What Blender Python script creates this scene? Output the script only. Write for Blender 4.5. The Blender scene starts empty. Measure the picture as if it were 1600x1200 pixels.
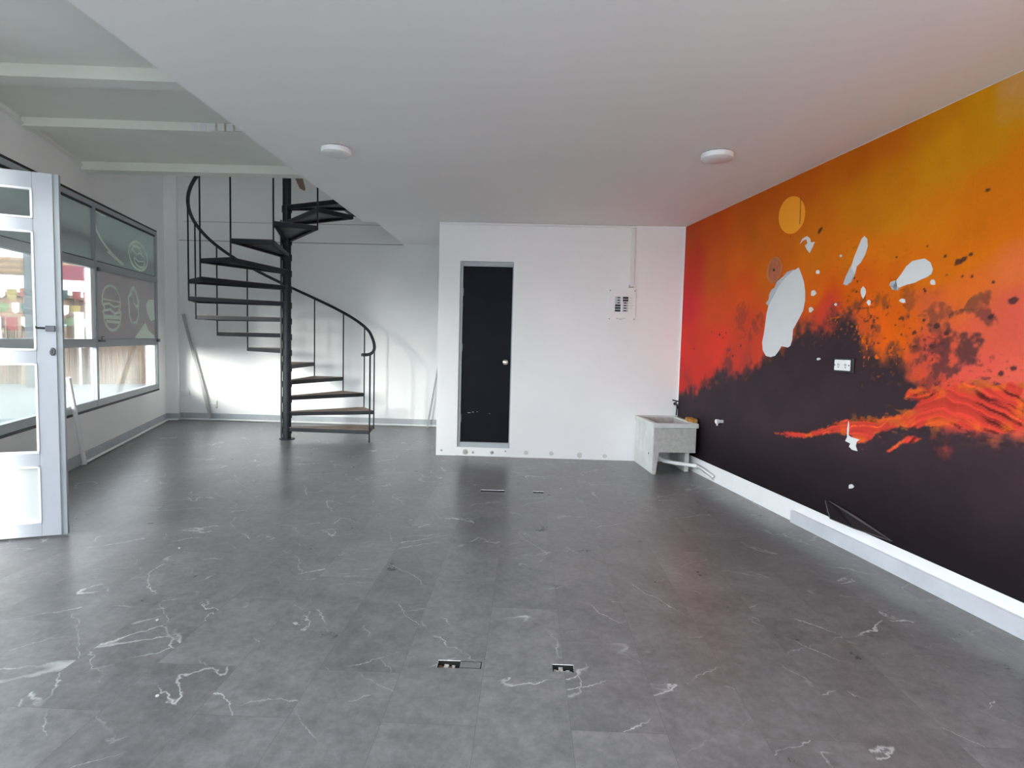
import bpy, bmesh, math, random
import numpy as np
from mathutils import Vector, Matrix
random.seed(7)
PI = math.pi
SC = bpy.context.scene
COL = SC.collection

# ------------------------------------------------------------------ camera
PITCH, YAW, ROLL, FPX, CAMH = 0.06794, 0.02493, 0.02563, 905.0, 1.35
cp, sp, cy_, sy_ = math.cos(PITCH), math.sin(PITCH), math.cos(YAW), math.sin(YAW)
fw = Vector((-sy_*cp, cy_*cp, -sp)); rt = Vector((cy_, sy_, 0)); up = rt.cross(fw)
r2 = math.cos(ROLL)*rt + math.sin(ROLL)*up
u2 = -math.sin(ROLL)*rt + math.cos(ROLL)*up
cam = bpy.data.cameras.new('camera'); camo = bpy.data.objects.new('camera', cam); COL.objects.link(camo)
camo.matrix_world = Matrix(((r2.x, u2.x, -fw.x, 0), (r2.y, u2.y, -fw.y, 0), (r2.z, u2.z, -fw.z, CAMH), (0, 0, 0, 1)))
cam.sensor_fit = 'HORIZONTAL'; cam.sensor_width = 36; cam.lens = FPX/1600*36
cam.clip_start = 0.02; cam.clip_end = 200
SC.camera = camo

# ------------------------------------------------------------------ world and exposure
SKY = 5.8
SUN = 13.0
w = bpy.data.worlds.new('overcast_sky'); SC.world = w; w.use_nodes = True
nt = w.node_tree; nt.nodes.clear()
out = nt.nodes.new('ShaderNodeOutputWorld'); bg = nt.nodes.new('ShaderNodeBackground')
tc = nt.nodes.new('ShaderNodeTexCoord'); sep = nt.nodes.new('ShaderNodeSeparateXYZ'); rp = nt.nodes.new('ShaderNodeValToRGB')
nt.links.new(tc.outputs['Generated'], sep.inputs[0]); nt.links.new(sep.outputs['Z'], rp.inputs[0])
rp.color_ramp.elements[0].position = 0.0; rp.color_ramp.elements[0].color = (0.925, 0.95, 1.0, 1)
rp.color_ramp.elements[1].position = 0.9; rp.color_ramp.elements[1].color = (0.78, 0.87, 1.0, 1)
nt.links.new(rp.outputs[0], bg.inputs[0]); 
# added brighter lobe of sky on the window side, lifts the room light
gd = nt.nodes.new('ShaderNodeVectorMath'); gd.operation = 'DOT_PRODUCT'; gd.inputs[1].default_value = Vector((-0.90, -0.30, 0.36)).normalized()
gm = nt.nodes.new('ShaderNodeMath'); gm.operation = 'MAXIMUM'; gm.inputs[1].default_value = 0.0
gp = nt.nodes.new('ShaderNodeMath'); gp.operation = 'POWER'; gp.inputs[1].default_value = 4.0
ga = nt.nodes.new('ShaderNodeMath'); ga.operation = 'MULTIPLY_ADD'; ga.inputs[1].default_value = SKY*0.8; ga.inputs[2].default_value = SKY
nt.links.new(tc.outputs['Generated'], gd.inputs[0]); nt.links.new(gd.outputs['Value'], gm.inputs[0]); nt.links.new(gm.outputs[0], gp.inputs[0])
nt.links.new(gp.outputs[0], ga.inputs[0]); nt.links.new(ga.outputs[0], bg.inputs[1])
nt.links.new(bg.outputs[0], out.inputs[0])
sl = bpy.data.lights.new('hazy_low_sun', 'SUN'); sl.energy = SUN; sl.angle = 0.32; sl.color = (1.0, 0.97, 0.93)
so = bpy.data.objects.new('hazy_low_sun', sl); COL.objects.link(so)
SUN_DIR = Vector((0.17, 0.98, -0.17)).normalized()
so.rotation_euler = SUN_DIR.to_track_quat('-Z', 'Y').to_euler(); so.location = (-8, -12, 6)
SC.view_settings.view_transform = 'Standard'; SC.view_settings.look = 'None'
SC.view_settings.gamma = 1.0; SC.view_settings.exposure = 0.30
SC.view_settings.use_curve_mapping = False
SC.cycles.max_bounces = 12; SC.cycles.diffuse_bounces = 8; SC.cycles.glossy_bounces = 4
SC.cycles.transparent_max_bounces = 16; SC.cycles.transmission_bounces = 8
SC.cycles.caustics_reflective = False; SC.cycles.caustics_refractive = False
SC.cycles.sample_clamp_indirect = 6.0
SC.cycles.use_denoising = True

# ------------------------------------------------------------------ materials
def srgb(r, g, b, k=1.0):
    def f(c):
        c /= 255.0
        return (c/12.92 if c <= 0.04045 else ((c+0.055)/1.055)**2.4)*k
    return (f(r), f(g), f(b), 1)

def mat(name, col, rough=0.6, metal=0.0, var=0.0, scale=6.0, bump=0.0, bscale=60.0, spec=0.5):
    m = bpy.data.materials.new(name); m.use_nodes = True
    t = m.node_tree; b = t.nodes['Principled BSDF']
    b.inputs['Base Color'].default_value = col; b.inputs['Roughness'].default_value = rough
    b.inputs['Metallic'].default_value = metal; b.inputs['Specular IOR Level'].default_value = spec
    tcn = t.nodes.new('ShaderNodeTexCoord')
    if var > 0:
        n = t.nodes.new('ShaderNodeTexNoise'); n.inputs['Scale'].default_value = scale; n.inputs['Detail'].default_value = 6
        t.links.new(tcn.outputs['Object'], n.inputs['Vector'])
        r = t.nodes.new('ShaderNodeValToRGB')
        r.color_ramp.elements[0].position = 0.3; r.color_ramp.elements[1].position = 0.7
        r.color_ramp.elements[0].color = tuple(c*(1-var) for c in col[:3])+(1,)
        r.color_ramp.elements[1].color = tuple(min(1, c*(1+var*0.4)) for c in col[:3])+(1,)
        t.links.new(n.outputs['Fac'], r.inputs[0]); t.links.new(r.outputs[0], b.inputs['Base Color'])
    if bump > 0:
        n2 = t.nodes.new('ShaderNodeTexNoise'); n2.inputs['Scale'].default_value = bscale; n2.inputs['Detail'].default_value = 4
        t.links.new(tcn.outputs['Object'], n2.inputs['Vector'])
        bp = t.nodes.new('ShaderNodeBump'); bp.inputs['Strength'].default_value = bump; bp.inputs['Distance'].default_value = 0.01
        t.links.new(n2.outputs['Fac'], bp.inputs['Height']); t.links.new(bp.outputs[0], b.inputs['Normal'])
    return m

M = {}
M['wall'] = mat('white_wall_paint', (0.90, 0.905, 0.90, 1), 0.7, var=0.03, scale=1.3, bump=0.06, bscale=25, spec=0.25)
M['ceil'] = mat('ceiling_paint', (0.90, 0.905, 0.885, 1), 0.8, var=0.03, scale=0.8, bump=0.04, bscale=12, spec=0.2)
M['ceil2'] = mat('soffit_paint', (0.87, 0.885, 0.82, 1), 0.7, var=0.08, scale=1.1, bump=0.05, bscale=10, spec=0.2)
M['stain'] = mat('stained_plaster', (0.62, 0.55, 0.42, 1), 0.8, var=0.3, scale=20)
M['trim'] = mat('white_trim', (0.80, 0.81, 0.81, 1), 0.5, var=0.03)
M['pvc'] = mat('white_plastic', (0.80, 0.81, 0.80, 1), 0.35)
M['skirt'] = mat('grey_skirting', (0.44, 0.47, 0.50, 1), 0.45, var=0.12, scale=5)
M['skirt2'] = mat('light_grey_skirting', (0.56, 0.58, 0.61, 1), 0.4, var=0.12, scale=4)
M['alu'] = mat('painted_aluminium', (0.36, 0.40, 0.42, 1), 0.4, var=0.03)
M['leaf'] = mat('light_aluminium', (0.47, 0.50, 0.53, 1), 0.35, var=0.03)
M['gasket'] = mat('black_gasket', (0.02, 0.022, 0.022, 1), 0.6)
M['steel'] = mat('dark_painted_steel', (0.018, 0.021, 0.027, 1), 0.5, var=0.2, scale=9, spec=0.3)
M['steel2'] = mat('dark_steel_underside', (0.085, 0.088, 0.095, 1), 0.55, var=0.3, scale=9)
M['wood'] = mat('brown_tread_board', (0.27, 0.19, 0.145, 1), 0.6, var=0.3, scale=7)
M['door'] = mat('navy_door_paint', (0.006, 0.007, 0.013, 1), 0.5, var=0.2, scale=4, spec=0.12)
M['jamb'] = mat('grey_door_frame', (0.42, 0.46, 0.49, 1), 0.5, var=0.06)
M['knob'] = mat('satin_nickel', (0.62, 0.58, 0.48, 1), 0.3, metal=1.0)
M['lock'] = mat('dark_lock_metal', (0.12, 0.12, 0.13, 1), 0.35, metal=0.9)
M['concrete'] = mat('painted_sink_side', (0.66, 0.68, 0.65, 1), 0.6, var=0.14, scale=7, bump=0.1, bscale=30)
M['basin'] = mat('granite_basin', (0.50, 0.49, 0.46, 1), 0.45, var=0.2, scale=25)
M['black'] = mat('black_plastic', (0.012, 0.012, 0.014, 1), 0.4)
M['dark'] = mat('dark_cavity', (0.015, 0.013, 0.012, 1), 0.9)
M['rust'] = mat('rusty_brown', (0.16, 0.07, 0.035, 1), 0.8, var=0.5, scale=60)
M['ochre'] = mat('ochre_putty', (0.55, 0.26, 0.05, 1), 0.8, var=0.4, scale=40)
M['debris'] = mat('grey_debris', (0.45, 0.44, 0.40, 1), 0.8, var=0.6, scale=90)
M['paper'] = mat('white_paper_backing', (0.66, 0.68, 0.68, 1), 0.8, var=0.04, scale=5, spec=0.1)
M['disc'] = mat('bright_orange_vinyl', (1.0, 0.38, 0.03, 1), 0.6, spec=0.05)
M['vinyl'] = mat('black_vinyl', (0.012, 0.009, 0.010, 1), 0.6, spec=0.2)
M['vinyl_edge'] = mat('grey_vinyl_edge', (0.075, 0.062, 0.065, 1), 0.6)
M['smoke'] = mat('smoky_scuff', (0.55, 0.54, 0.50, 1), 0.8, var=0.3, scale=40)
M['lamp'] = mat('opal_lamp', (0.78, 0.79, 0.78, 1), 0.35)
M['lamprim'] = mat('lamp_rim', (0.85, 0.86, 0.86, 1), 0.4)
M['batten'] = mat('grey_batten', (0.42, 0.43, 0.42, 1), 0.6, var=0.1)
M['sketch'] = mat('whitish_film_mark', (0.48, 0.54, 0.50, 1), 0.8, var=0.4, scale=9, spec=0.1)
# outdoors
M['front_pave'] = mat('pale_concrete', (0.62, 0.62, 0.60, 1), 0.9, var=0.08, scale=1)
M['asphalt'] = mat('pale_pavement', (0.13, 0.135, 0.135, 1), 0.9, var=0.12, scale=0.6)
M['straw'] = mat('straw_reeds', (0.16, 0.105, 0.068, 1), 0.9, var=0.5, scale=14)
M['bark'] = mat('tree_bark', (0.13, 0.092, 0.066, 1), 0.9, var=0.4, scale=12)
M['awn_pink'] = mat('pink_awning', (0.11, 0.022, 0.034, 1), 0.8, var=0.1)
M['awn_cream'] = mat('cream_awning', (0.17, 0.11, 0.062, 1), 0.8)
M['canopy'] = mat('grey_canopy', (0.05, 0.058, 0.065, 1), 0.8, var=0.06)
for nme, c in dict(red=(0.16, 0.025, 0.03), teal=(0.03, 0.085, 0.08), green=(0.10, 0.14, 0.07), white=(0.8, 0.8, 0.8), blush=(0.19, 0.07, 0.055), yellow=(0.2, 0.16, 0.06)).items():
    M['o_'+nme] = mat('fabric_'+nme, c+(1,), 0.8)

def glass(name, tint=(0.97, 0.99, 0.98), refl=1.0):
    m = bpy.data.materials.new(name); m.use_nodes = True; t = m.node_tree; t.nodes.clear()
    o = t.nodes.new('ShaderNodeOutputMaterial'); mx = t.nodes.new('ShaderNodeMixShader')
    tr = t.nodes.new('ShaderNodeBsdfTransparent'); tr.inputs[0].default_value = tint+(1,)
    gl = t.nodes.new('ShaderNodeBsdfGlossy'); gl.inputs['Roughness'].default_value = 0.03
    fr = t.nodes.new('ShaderNodeFresnel'); fr.inputs[0].default_value = 1.45
    ml = t.nodes.new('ShaderNodeMath'); ml.operation = 'MULTIPLY'; ml.inputs[1].default_value = 0.6*refl
    t.links.new(fr.outputs[0], ml.inputs[0]); t.links.new(ml.outputs[0], mx.inputs[0])
    t.links.new(tr.outputs[0], mx.inputs[1]); t.links.new(gl.outputs[0], mx.inputs[2]); t.links.new(mx.outputs[0], o.inputs[0])
    return m
M['glass'] = glass('clear_glass')

def film(name, col, dens, trans):
    # privacy film: mostly diffuse, slightly translucent, a little see-through
    m = bpy.data.materials.new(name); m.use_nodes = True; t = m.node_tree; t.nodes.clear()
    o = t.nodes.new('ShaderNodeOutputMaterial')
    df = t.nodes.new('ShaderNodeBsdfDiffuse'); df.inputs[0].default_value = col+(1,)
    tl = t.nodes.new('ShaderNodeBsdfTranslucent'); tl.inputs[0].default_value = trans+(1,)
    tr = t.nodes.new('ShaderNodeBsdfTransparent')
    gl = t.nodes.new('ShaderNodeBsdfGlossy'); gl.inputs['Roughness'].default_value = 0.15; gl.inputs[0].default_value = (0.6, 0.6, 0.6, 1)
    a = t.nodes.new('ShaderNodeAddShader'); b = t.nodes.new('ShaderNodeMixShader'); b.inputs[0].default_value = 1-dens
    c = t.nodes.new('ShaderNodeMixShader'); c.inputs[0].default_value = 0.06
    t.links.new(df.outputs[0], a.inputs[0]); t.links.new(tl.outputs[0], a.inputs[1])
    t.links.new(a.outputs[0], b.inputs[1]); t.links.new(tr.outputs[0], b.inputs[2])
    t.links.new(b.outputs[0], c.inputs[1]); t.links.new(gl.outputs[0], c.inputs[2]); t.links.new(c.outputs[0], o.inputs[0])
    return m
M['film'] = film('grey_green_film', (0.27, 0.315, 0.30), 0.99, (0.095, 0.108, 0.104))
M['film_mauve'] = film('grey_mauve_film', (0.29, 0.275, 0.275), 0.99, (0.100, 0.097, 0.097))
M['sketch'] = film('whitish_film_mark', (0.62, 0.68, 0.63), 0.999, (0.4, 0.42, 0.4))
M['panel'] = film('frosted_panel', (0.55, 0.58, 0.56), 0.98, (0.10, 0.11, 0.105))

def floor_material():
    m = bpy.data.materials.new('grey_marble_vinyl_tiles'); m.use_nodes = True
    t = m.node_tree; N = t.nodes.new; L = t.links.new; b = t.nodes['Principled BSDF']
    tcn = N('ShaderNodeTexCoord'); mp = N('ShaderNodeMapping')
    # planks run along the depth of the room: rotate so brick rows follow Y
    mp.inputs['Rotation'].default_value = (0, 0, PI/2); mp.inputs['Location'].default_value = (0.10, 0.146, 0)
    L(tcn.outputs['Object'], mp.inputs[0])
    br = N('ShaderNodeTexBrick'); br.offset = 0.5; br.offset_frequency = 2; br.squash = 1.0
    br.inputs['Color1'].default_value = (0, 0, 0, 1); br.inputs['Color2'].default_value = (1, 1, 1, 1)
    br.inputs['Mortar'].default_value = (0.5, 0.5, 0.5, 1); br.inputs['Scale'].default_value = 1.0
    br.inputs['Mortar Size'].default_value = 0.0008; br.inputs['Mortar Smooth'].default_value = 0.0
    br.inputs['Bias'].default_value = 0.0; br.inputs['Brick Width'].default_value = 0.62; br.inputs['Row Height'].default_value = 0.337
    L(mp.outputs[0], br.inputs['Vector'])
    # offset per tile
    mul = N('ShaderNodeVectorMath'); mul.operation = 'SCALE'; mul.inputs['Scale'].default_value = 37.0
    L(br.outputs['Color'], mul.inputs[0])
    add = N('ShaderNodeVectorMath'); add.operation = 'ADD'; L(tcn.outputs['Object'], add.inputs[0]); L(mul.outputs[0], add.inputs[1])
    # warp
    wn = N('ShaderNodeTexNoise'); wn.inputs['Scale'].default_value = 8; wn.inputs['Detail'].default_value = 8; wn.inputs['Roughness'].default_value = 0.62; L(add.outputs[0], wn.inputs['Vector'])
    def ridge(scale, width, off, detail=2.5, dist=0.6, rot=0.5):
        mo = N('ShaderNodeVectorMath'); mo.operation = 'ADD'; mo.inputs[1].default_value = (off, off*1.7, off*0.3); L(add.outputs[0], mo.inputs[0])
        wv = N('ShaderNodeVectorMath'); wv.operation = 'MULTIPLY_ADD'; wv.inputs[1].default_value = (0.11, 0.11, 0.11); L(wn.outputs['Color'], wv.inputs[0]); L(mo.outputs[0], wv.inputs[2])
        rm = N('ShaderNodeMapping'); rm.inputs['Rotation'].default_value = (0, 0, rot); L(wv.outputs[0], rm.inputs[0])
        rs = N('ShaderNodeVectorMath'); rs.operation = 'MULTIPLY'; rs.inputs[1].default_value = (0.32, 1.5, 1.0); L(rm.outputs[0], rs.inputs[0])
        n = N('ShaderNodeTexNoise'); n.inputs['Scale'].default_value = scale; n.inputs['Detail'].default_value = detail
        n.inputs['Roughness'].default_value = 0.45; n.inputs['Distortion'].default_value = dist; L(rs.outputs[0], n.inputs['Vector'])
        s = N('ShaderNodeMath'); s.operation = 'SUBTRACT'; s.inputs[1].default_value = 0.5; L(n.outputs['Fac'], s.inputs[0])
        a = N('ShaderNodeMath'); a.operation = 'ABSOLUTE'; L(s.outputs[0], a.inputs[0])
        r = N('ShaderNodeMapRange'); r.inputs['From Min'].default_value = 0.0; r.inputs['From Max'].default_value = width
        r.inputs['To Min'].default_value = 1; r.inputs['To Max'].default_value = 0; L(a.outputs[0], r.inputs['Value'])
        # sparsify
        m2 = N('ShaderNodeTexNoise'); m2.inputs['Scale'].default_value = 2.6; m2.inputs['Detail'].default_value = 2
        mo2 = N('ShaderNodeVectorMath'); mo2.operation = 'ADD'; mo2.inputs[1].default_value = (off*3, 5, off); L(add.outputs[0], mo2.inputs[0]); L(mo2.outputs[0], m2.inputs['Vector'])
        g = N('ShaderNodeMapRange'); g.inputs['From Min'].default_value = 0.49; g.inputs['From Max'].default_value = 0.63; L(m2.outputs['Fac'], g.inputs['Value'])
        x = N('ShaderNodeMath'); x.operation = 'MULTIPLY'; L(r.outputs[0], x.inputs[0]); L(g.outputs[0], x.inputs[1])
        return x
    v1 = ridge(1.7, 0.0045, 0.0, 1.6, 0.0, -0.55); v2 = ridge(2.0, 0.0042, 11.0, 1.6, 0.0, 0.9)
    mx = N('ShaderNodeMath'); mx.operation = 'MAXIMUM'; L(v1.outputs[0], mx.inputs[0]); L(v2.outputs[0], mx.inputs[1])
    vs = N('ShaderNodeMath'); vs.operation = 'MULTIPLY'; vs.inputs[1].default_value = 0.85; L(mx.outputs[0], vs.inputs[0])
    # mottled base
    bn = N('ShaderNodeTexNoise'); bn.inputs['Scale'].default_value = 5; bn.inputs['Detail'].default_value = 9; bn.inputs['Roughness'].default_value = 0.75
    L(add.outputs[0], bn.inputs['Vector'])
    cr = N('ShaderNodeValToRGB'); cr.color_ramp.elements[0].position = 0.3; cr.color_ramp.elements[1].position = 0.72
    cr.color_ramp.elements[0].color = (0.085, 0.083, 0.084, 1); cr.color_ramp.elements[1].color = (0.25, 0.244, 0.245, 1)
    gn = N('ShaderNodeTexNoise'); gn.inputs['Scale'].default_value = 26; gn.inputs['Detail'].default_value = 8; gn.inputs['Roughness'].default_value = 0.7
    L(add.outputs[0], gn.inputs['Vector'])
    gm_ = N('ShaderNodeMix'); gm_.data_type = 'FLOAT'; gm_.inputs['Factor'].default_value = 0.42; L(bn.outputs['Fac'], gm_.inputs['A']); L(gn.outputs['Fac'], gm_.inputs['B'])
    L(gm_.outputs['Result'], cr.inputs[0])
    # tone per tile
    sepn = N('ShaderNodeSeparateColor'); L(br.outputs['Color'], sepn.inputs[0])
    tr = N('ShaderNodeMapRange'); tr.inputs['To Min'].default_value = 0.88; tr.inputs['To Max'].default_value = 1.10; L(sepn.outputs[0], tr.inputs['Value'])
    sc = N('ShaderNodeVectorMath'); sc.operation = 'SCALE'; L(cr.outputs[0], sc.inputs[0]); L(tr.outputs[0], sc.inputs['Scale'])
    # small dark crackle marks
    dk = N('ShaderNodeTexNoise'); dk.inputs['Scale'].default_value = 32; dk.inputs['Detail'].default_value = 6; dk.inputs['Roughness'].default_value = 0.7; L(add.outputs[0], dk.inputs['Vector'])
    dr = N('ShaderNodeMapRange'); dr.inputs['From Min'].default_value = 0.36; dr.inputs['From Max'].default_value = 0.28; dr.inputs['To Max'].default_value = 0.35; L(dk.outputs['Fac'], dr.inputs['Value'])
    m1 = N('ShaderNodeMix'); m1.data_type = 'RGBA'; L(dr.outputs[0], m1.inputs['Factor']); L(sc.outputs[0], m1.inputs['A']); m1.inputs['B'].default_value = (0.06, 0.06, 0.06, 1)
    m2 = N('ShaderNodeMix'); m2.data_type = 'RGBA'; L(vs.outputs[0], m2.inputs['Factor']); L(m1.outputs['Result'], m2.inputs['A']); m2.inputs['B'].default_value = (0.62, 0.62, 0.61, 1)
    m3 = N('ShaderNodeMix'); m3.data_type = 'RGBA'; L(br.outputs['Fac'], m3.inputs['Factor']); L(m2.outputs['Result'], m3.inputs['A']); m3.inputs['B'].default_value = (0.10, 0.10, 0.10, 1)
    L(m3.outputs['Result'], b.inputs['Base Color'])
    rr = N('ShaderNodeMapRange'); rr.inputs['To Min'].default_value = 0.22; rr.inputs['To Max'].default_value = 0.38; L(bn.outputs['Fac'], rr.inputs['Value'])
    L(rr.outputs[0], b.inputs['Roughness'])
    b.inputs['Specular IOR Level'].default_value = 0.45
    bp = N('ShaderNodeBump'); bp.inputs['Strength'].default_value = 0.08; bp.inputs['Distance'].default_value = 0.004
    L(bn.outputs['Fac'], bp.inputs['Height']); L(bp.outputs[0], b.inputs['Normal'])
    return m
M['floor'] = floor_material()

# ------------------------------------------------------------------ mesh helpers
class MB:
    def __init__(s): s.v = []; s.f = []; s.mi = []
    def add(s, vs, fs, mi=0):
        o = len(s.v); s.v += [tuple(p) for p in vs]; s.f += [tuple(i+o for i in f) for f in fs]; s.mi += [mi]*len(fs); return s
    def box(s, x0, x1, y0, y1, z0, z1, mi=0):
        return s.hexa([(x0, y0, z0), (x1, y0, z0), (x1, y1, z0), (x0, y1, z0)], [(x0, y0, z1), (x1, y0, z1), (x1, y1, z1), (x0, y1, z1)], mi)
    def hexa(s, a, b, mi=0):
        return s.add(a+b, [(3, 2, 1, 0), (4, 5, 6, 7), (0, 1, 5, 4), (1, 2, 6, 5), (2, 3, 7, 6), (3, 0, 4, 7)], mi)
    def slope(s, x0, x1, y0, y1, z0a, z0b, z1a, z1b, mi=0):   # heights at x0 (a) and x1 (b)
        return s.hexa([(x0, y0, z0a), (x1, y0, z0b), (x1, y1, z0b), (x0, y1, z0a)], [(x0, y0, z1a), (x1, y0, z1b), (x1, y1, z1b), (x0, y1, z1a)], mi)
    def prism(s, poly, z0, z1, mi=0):          # polygon in xy
        n = len(poly); a = sum(poly[i][0]*poly[(i+1) % n][1]-poly[(i+1) % n][0]*poly[i][1] for i in range(n))
        if a < 0: poly = poly[::-1]
        vs = [(p[0], p[1], z0) for p in poly]+[(p[0], p[1], z1) for p in poly]
        return s.add(vs, [tuple(range(n-1, -1, -1)), tuple(range(n, 2*n))]+[(i, (i+1) % n, n+(i+1) % n, n+i) for i in range(n)], mi)
    def prism_xz(s, poly, y0, y1, mi=0):       # polygon in xz extruded along y
        n = len(poly); a = sum(poly[i][0]*poly[(i+1) % n][1]-poly[(i+1) % n][0]*poly[i][1] for i in range(n))
        if a < 0: poly = poly[::-1]
        vs = [(p[0], y0, p[1]) for p in poly]+[(p[0], y1, p[1]) for p in poly]
        return s.add(vs, [tuple(range(n)), tuple(range(2*n-1, n-1, -1))]+[((i+1) % n, i, n+i, n+(i+1) % n) for i in range(n)], mi)
    def tube(s, pts, r, n=10, caps=True, mi=0):
        pts = [Vector(p) for p in pts]; rs = r if isinstance(r, (list, tuple)) else [r]*len(pts)
        vs = []; prev = None
        for i, p in enumerate(pts):
            d = (pts[min(i+1, len(pts)-1)]-pts[max(i-1, 0)]).normalized()
            if prev is None:
                a = Vector((0, 0, 1)) if abs(d.z) < 0.9 else Vector((1, 0, 0)); x = d.cross(a).normalized()
            else: x = (prev-d*prev.dot(d)).normalized()
            prev = x; y = d.cross(x)
            for k in range(n):
                t = 2*PI*k/n; vs.append(p+(x*math.cos(t)+y*math.sin(t))*rs[i])
        m = len(pts); fs = [(i*n+k, i*n+(k+1) % n, (i+1)*n+(k+1) % n, (i+1)*n+k) for i in range(m-1) for k in range(n)]
        if caps: fs += [tuple(range(n-1, -1, -1)), tuple(range((m-1)*n, m*n))]
        return s.add(vs, fs, mi)
    def lathe(s, prof, c=(0, 0, 0), n=32, axis='z', mi=0):    # prof: (r, h) list
        vs = []
        for r, h in prof:
            for k in range(n):
                t = 2*PI*k/n; a, b = r*math.cos(t), r*math.sin(t)
                vs.append((c[0]+a, c[1]+b, c[2]+h) if axis == 'z' else ((c[0]+a, c[1]+h, c[2]+b) if axis == 'y' else (c[0]+h, c[1]+a, c[2]+b)))
        m = len(prof); fs = [(i*n+k, i*n+(k+1) % n, (i+1)*n+(k+1) % n, (i+1)*n+k) for i in range(m-1) for k in range(n)]
        fs += [tuple(range(n-1, -1, -1)), tuple(range((m-1)*n, m*n))]
        return s.add(vs, fs, mi)
    def build(s, name, m, parent=None, loc=(0, 0, 0), rz=0.0, smooth=False, bevel=0.0, **props):
        me = bpy.data.meshes.new(name); me.from_pydata(s.v, [], s.f); me.update()
        for mm in (m if isinstance(m, list) else [m]): me.materials.append(M[mm])
        if isinstance(m, list): me.polygons.foreach_set('material_index', s.mi)
        bm = bmesh.new(); bm.from_mesh(me); bmesh.ops.recalc_face_normals(bm, faces=bm.faces); bm.to_mesh(me); bm.free()
        if smooth:
            for p in me.polygons: p.use_smooth = True
        o = bpy.data.objects.new(name, me); COL.objects.link(o); o.parent = parent
        o.location = loc; o.rotation_euler = (0, 0, rz)
        if bevel:
            b = o.modifiers.new('bevel', 'BEVEL'); b.width = bevel; b.segments = 2; b.limit_method = 'ANGLE'; b.angle_limit = 0.6
        if smooth:
            try:
                e = o.modifiers.new('edge_split', 'EDGE_SPLIT'); e.split_angle = 0.7
            except Exception: pass
        for k, v in props.items(): o[k] = v
        return o

def thing(name, label, category, loc=(0, 0, 0), rz=0.0, group=None):
    o = bpy.data.objects.new(name, None); COL.objects.link(o); o.empty_display_size = 0.1
    o.location = loc; o.rotation_euler = (0, 0, rz); o['label'] = label; o['category'] = category
    if group: o['group'] = group
    return o
def tag(o, label, category, group=None):
    o['label'] = label; o['category'] = category
    if group: o['group'] = group
    return o
def struct(o): o['kind'] = 'structure'; return o

# wall frames: x along the wall, +y out of the room
LO = (-4.576, 5.788, 0.0); LR = math.atan2(0.94239759, -0.3344948)      # left wall, x grows away from the door
RO = (1.80, 6.86, 0.0);    RR = math.atan2(-0.98788252, 0.15520349)     # right wall, x grows towards the viewer
FY, BY, MX, ZC = 6.88, 9.21, -2.0, 2.765                                # small room front, back wall, mezzanine edge, ceiling
def Lp(s, y=0.0, z=0.0): return (LO[0]+s*math.cos(LR)-y*math.sin(LR), LO[1]+s*math.sin(LR)+y*math.cos(LR), z)
def Rp(u, y=0.0, z=0.0): return (RO[0]+u*math.cos(RR)-y*math.sin(RR), RO[1]+u*math.sin(RR)+y*math.cos(RR), z)
YN = -1.6                                                                # front of the shop, behind the viewer
ZT = 5.4
# measured outlines of the printed mural (metres along the wall, metres high)
SAMP=[[0.22,2.68,160,65,35],[0.27,2.25,170,55,45],[0.14,1.83,178,52,55],[0.07,1.39,185,58,52],[0.02,1.01,165,50,45],[0.75,2.64,165,72,28],[0.8,2.18,172,80,40],[0.84,1.79,178,72,45],[0.88,1.39,188,62,52],[0.78,0.99,175,55,48],[1.25,2.66,165,80,22],[1.29,2.24,175,85,35],[1.33,1.88,178,75,42],[1.37,1.51,172,65,48],[1.4,1.22,170,60,50],[1.68,2.68,165,82,20],[1.71,2.34,172,90,30],[1.74,2.06,175,90,40],[2.21,2.7,168,85,18],[2.46,2.35,170,95,22],[2.42,2.07,175,98,25],[2.44,1.83,178,88,32],[2.53,1.64,172,62,48],[2.76,2.67,168,90,20],[2.8,2.32,170,105,18],[2.82,2.01,178,100,25],[2.9,1.79,178,85,30],[2.87,1.49,178,80,45],[3.1,2.71,172,95,30],[3.12,2.45,175,110,15],[3.14,2.21,176,112,18],[3.16,1.97,178,100,28],[3.18,1.76,178,90,35],[3.05,1.47,190,88,42],[3.2,1.56,180,85,40],[3.38,2.7,168,108,25],[3.4,2.44,172,115,15],[3.43,2.18,175,105,20],[3.45,1.92,178,98,35],[3.47,1.66,175,85,55],[3.45,1.41,170,72,58],[3.66,2.7,170,118,25],[3.68,2.46,172,116,20],[3.7,2.22,175,100,25],[3.73,1.95,178,98,38],[3.75,1.71,178,92,48],[3.77,1.48,178,82,65],[3.79,1.27,180,78,68],[3.87,2.71,174,130,80],[3.81,2.61,172,125,55],[3.9,2.33,175,102,28],[3.92,2.07,178,98,38],[3.94,1.79,180,95,58],[3.97,1.53,178,82,68],[3.99,1.22,185,85,72],[3.69,1.06,180,70,60],[3.35,0.94,175,60,50],[2.68,0.8,165,45,50],[2.23,0.69,180,60,45],[4.04,1.04,180,80,60]]
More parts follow.
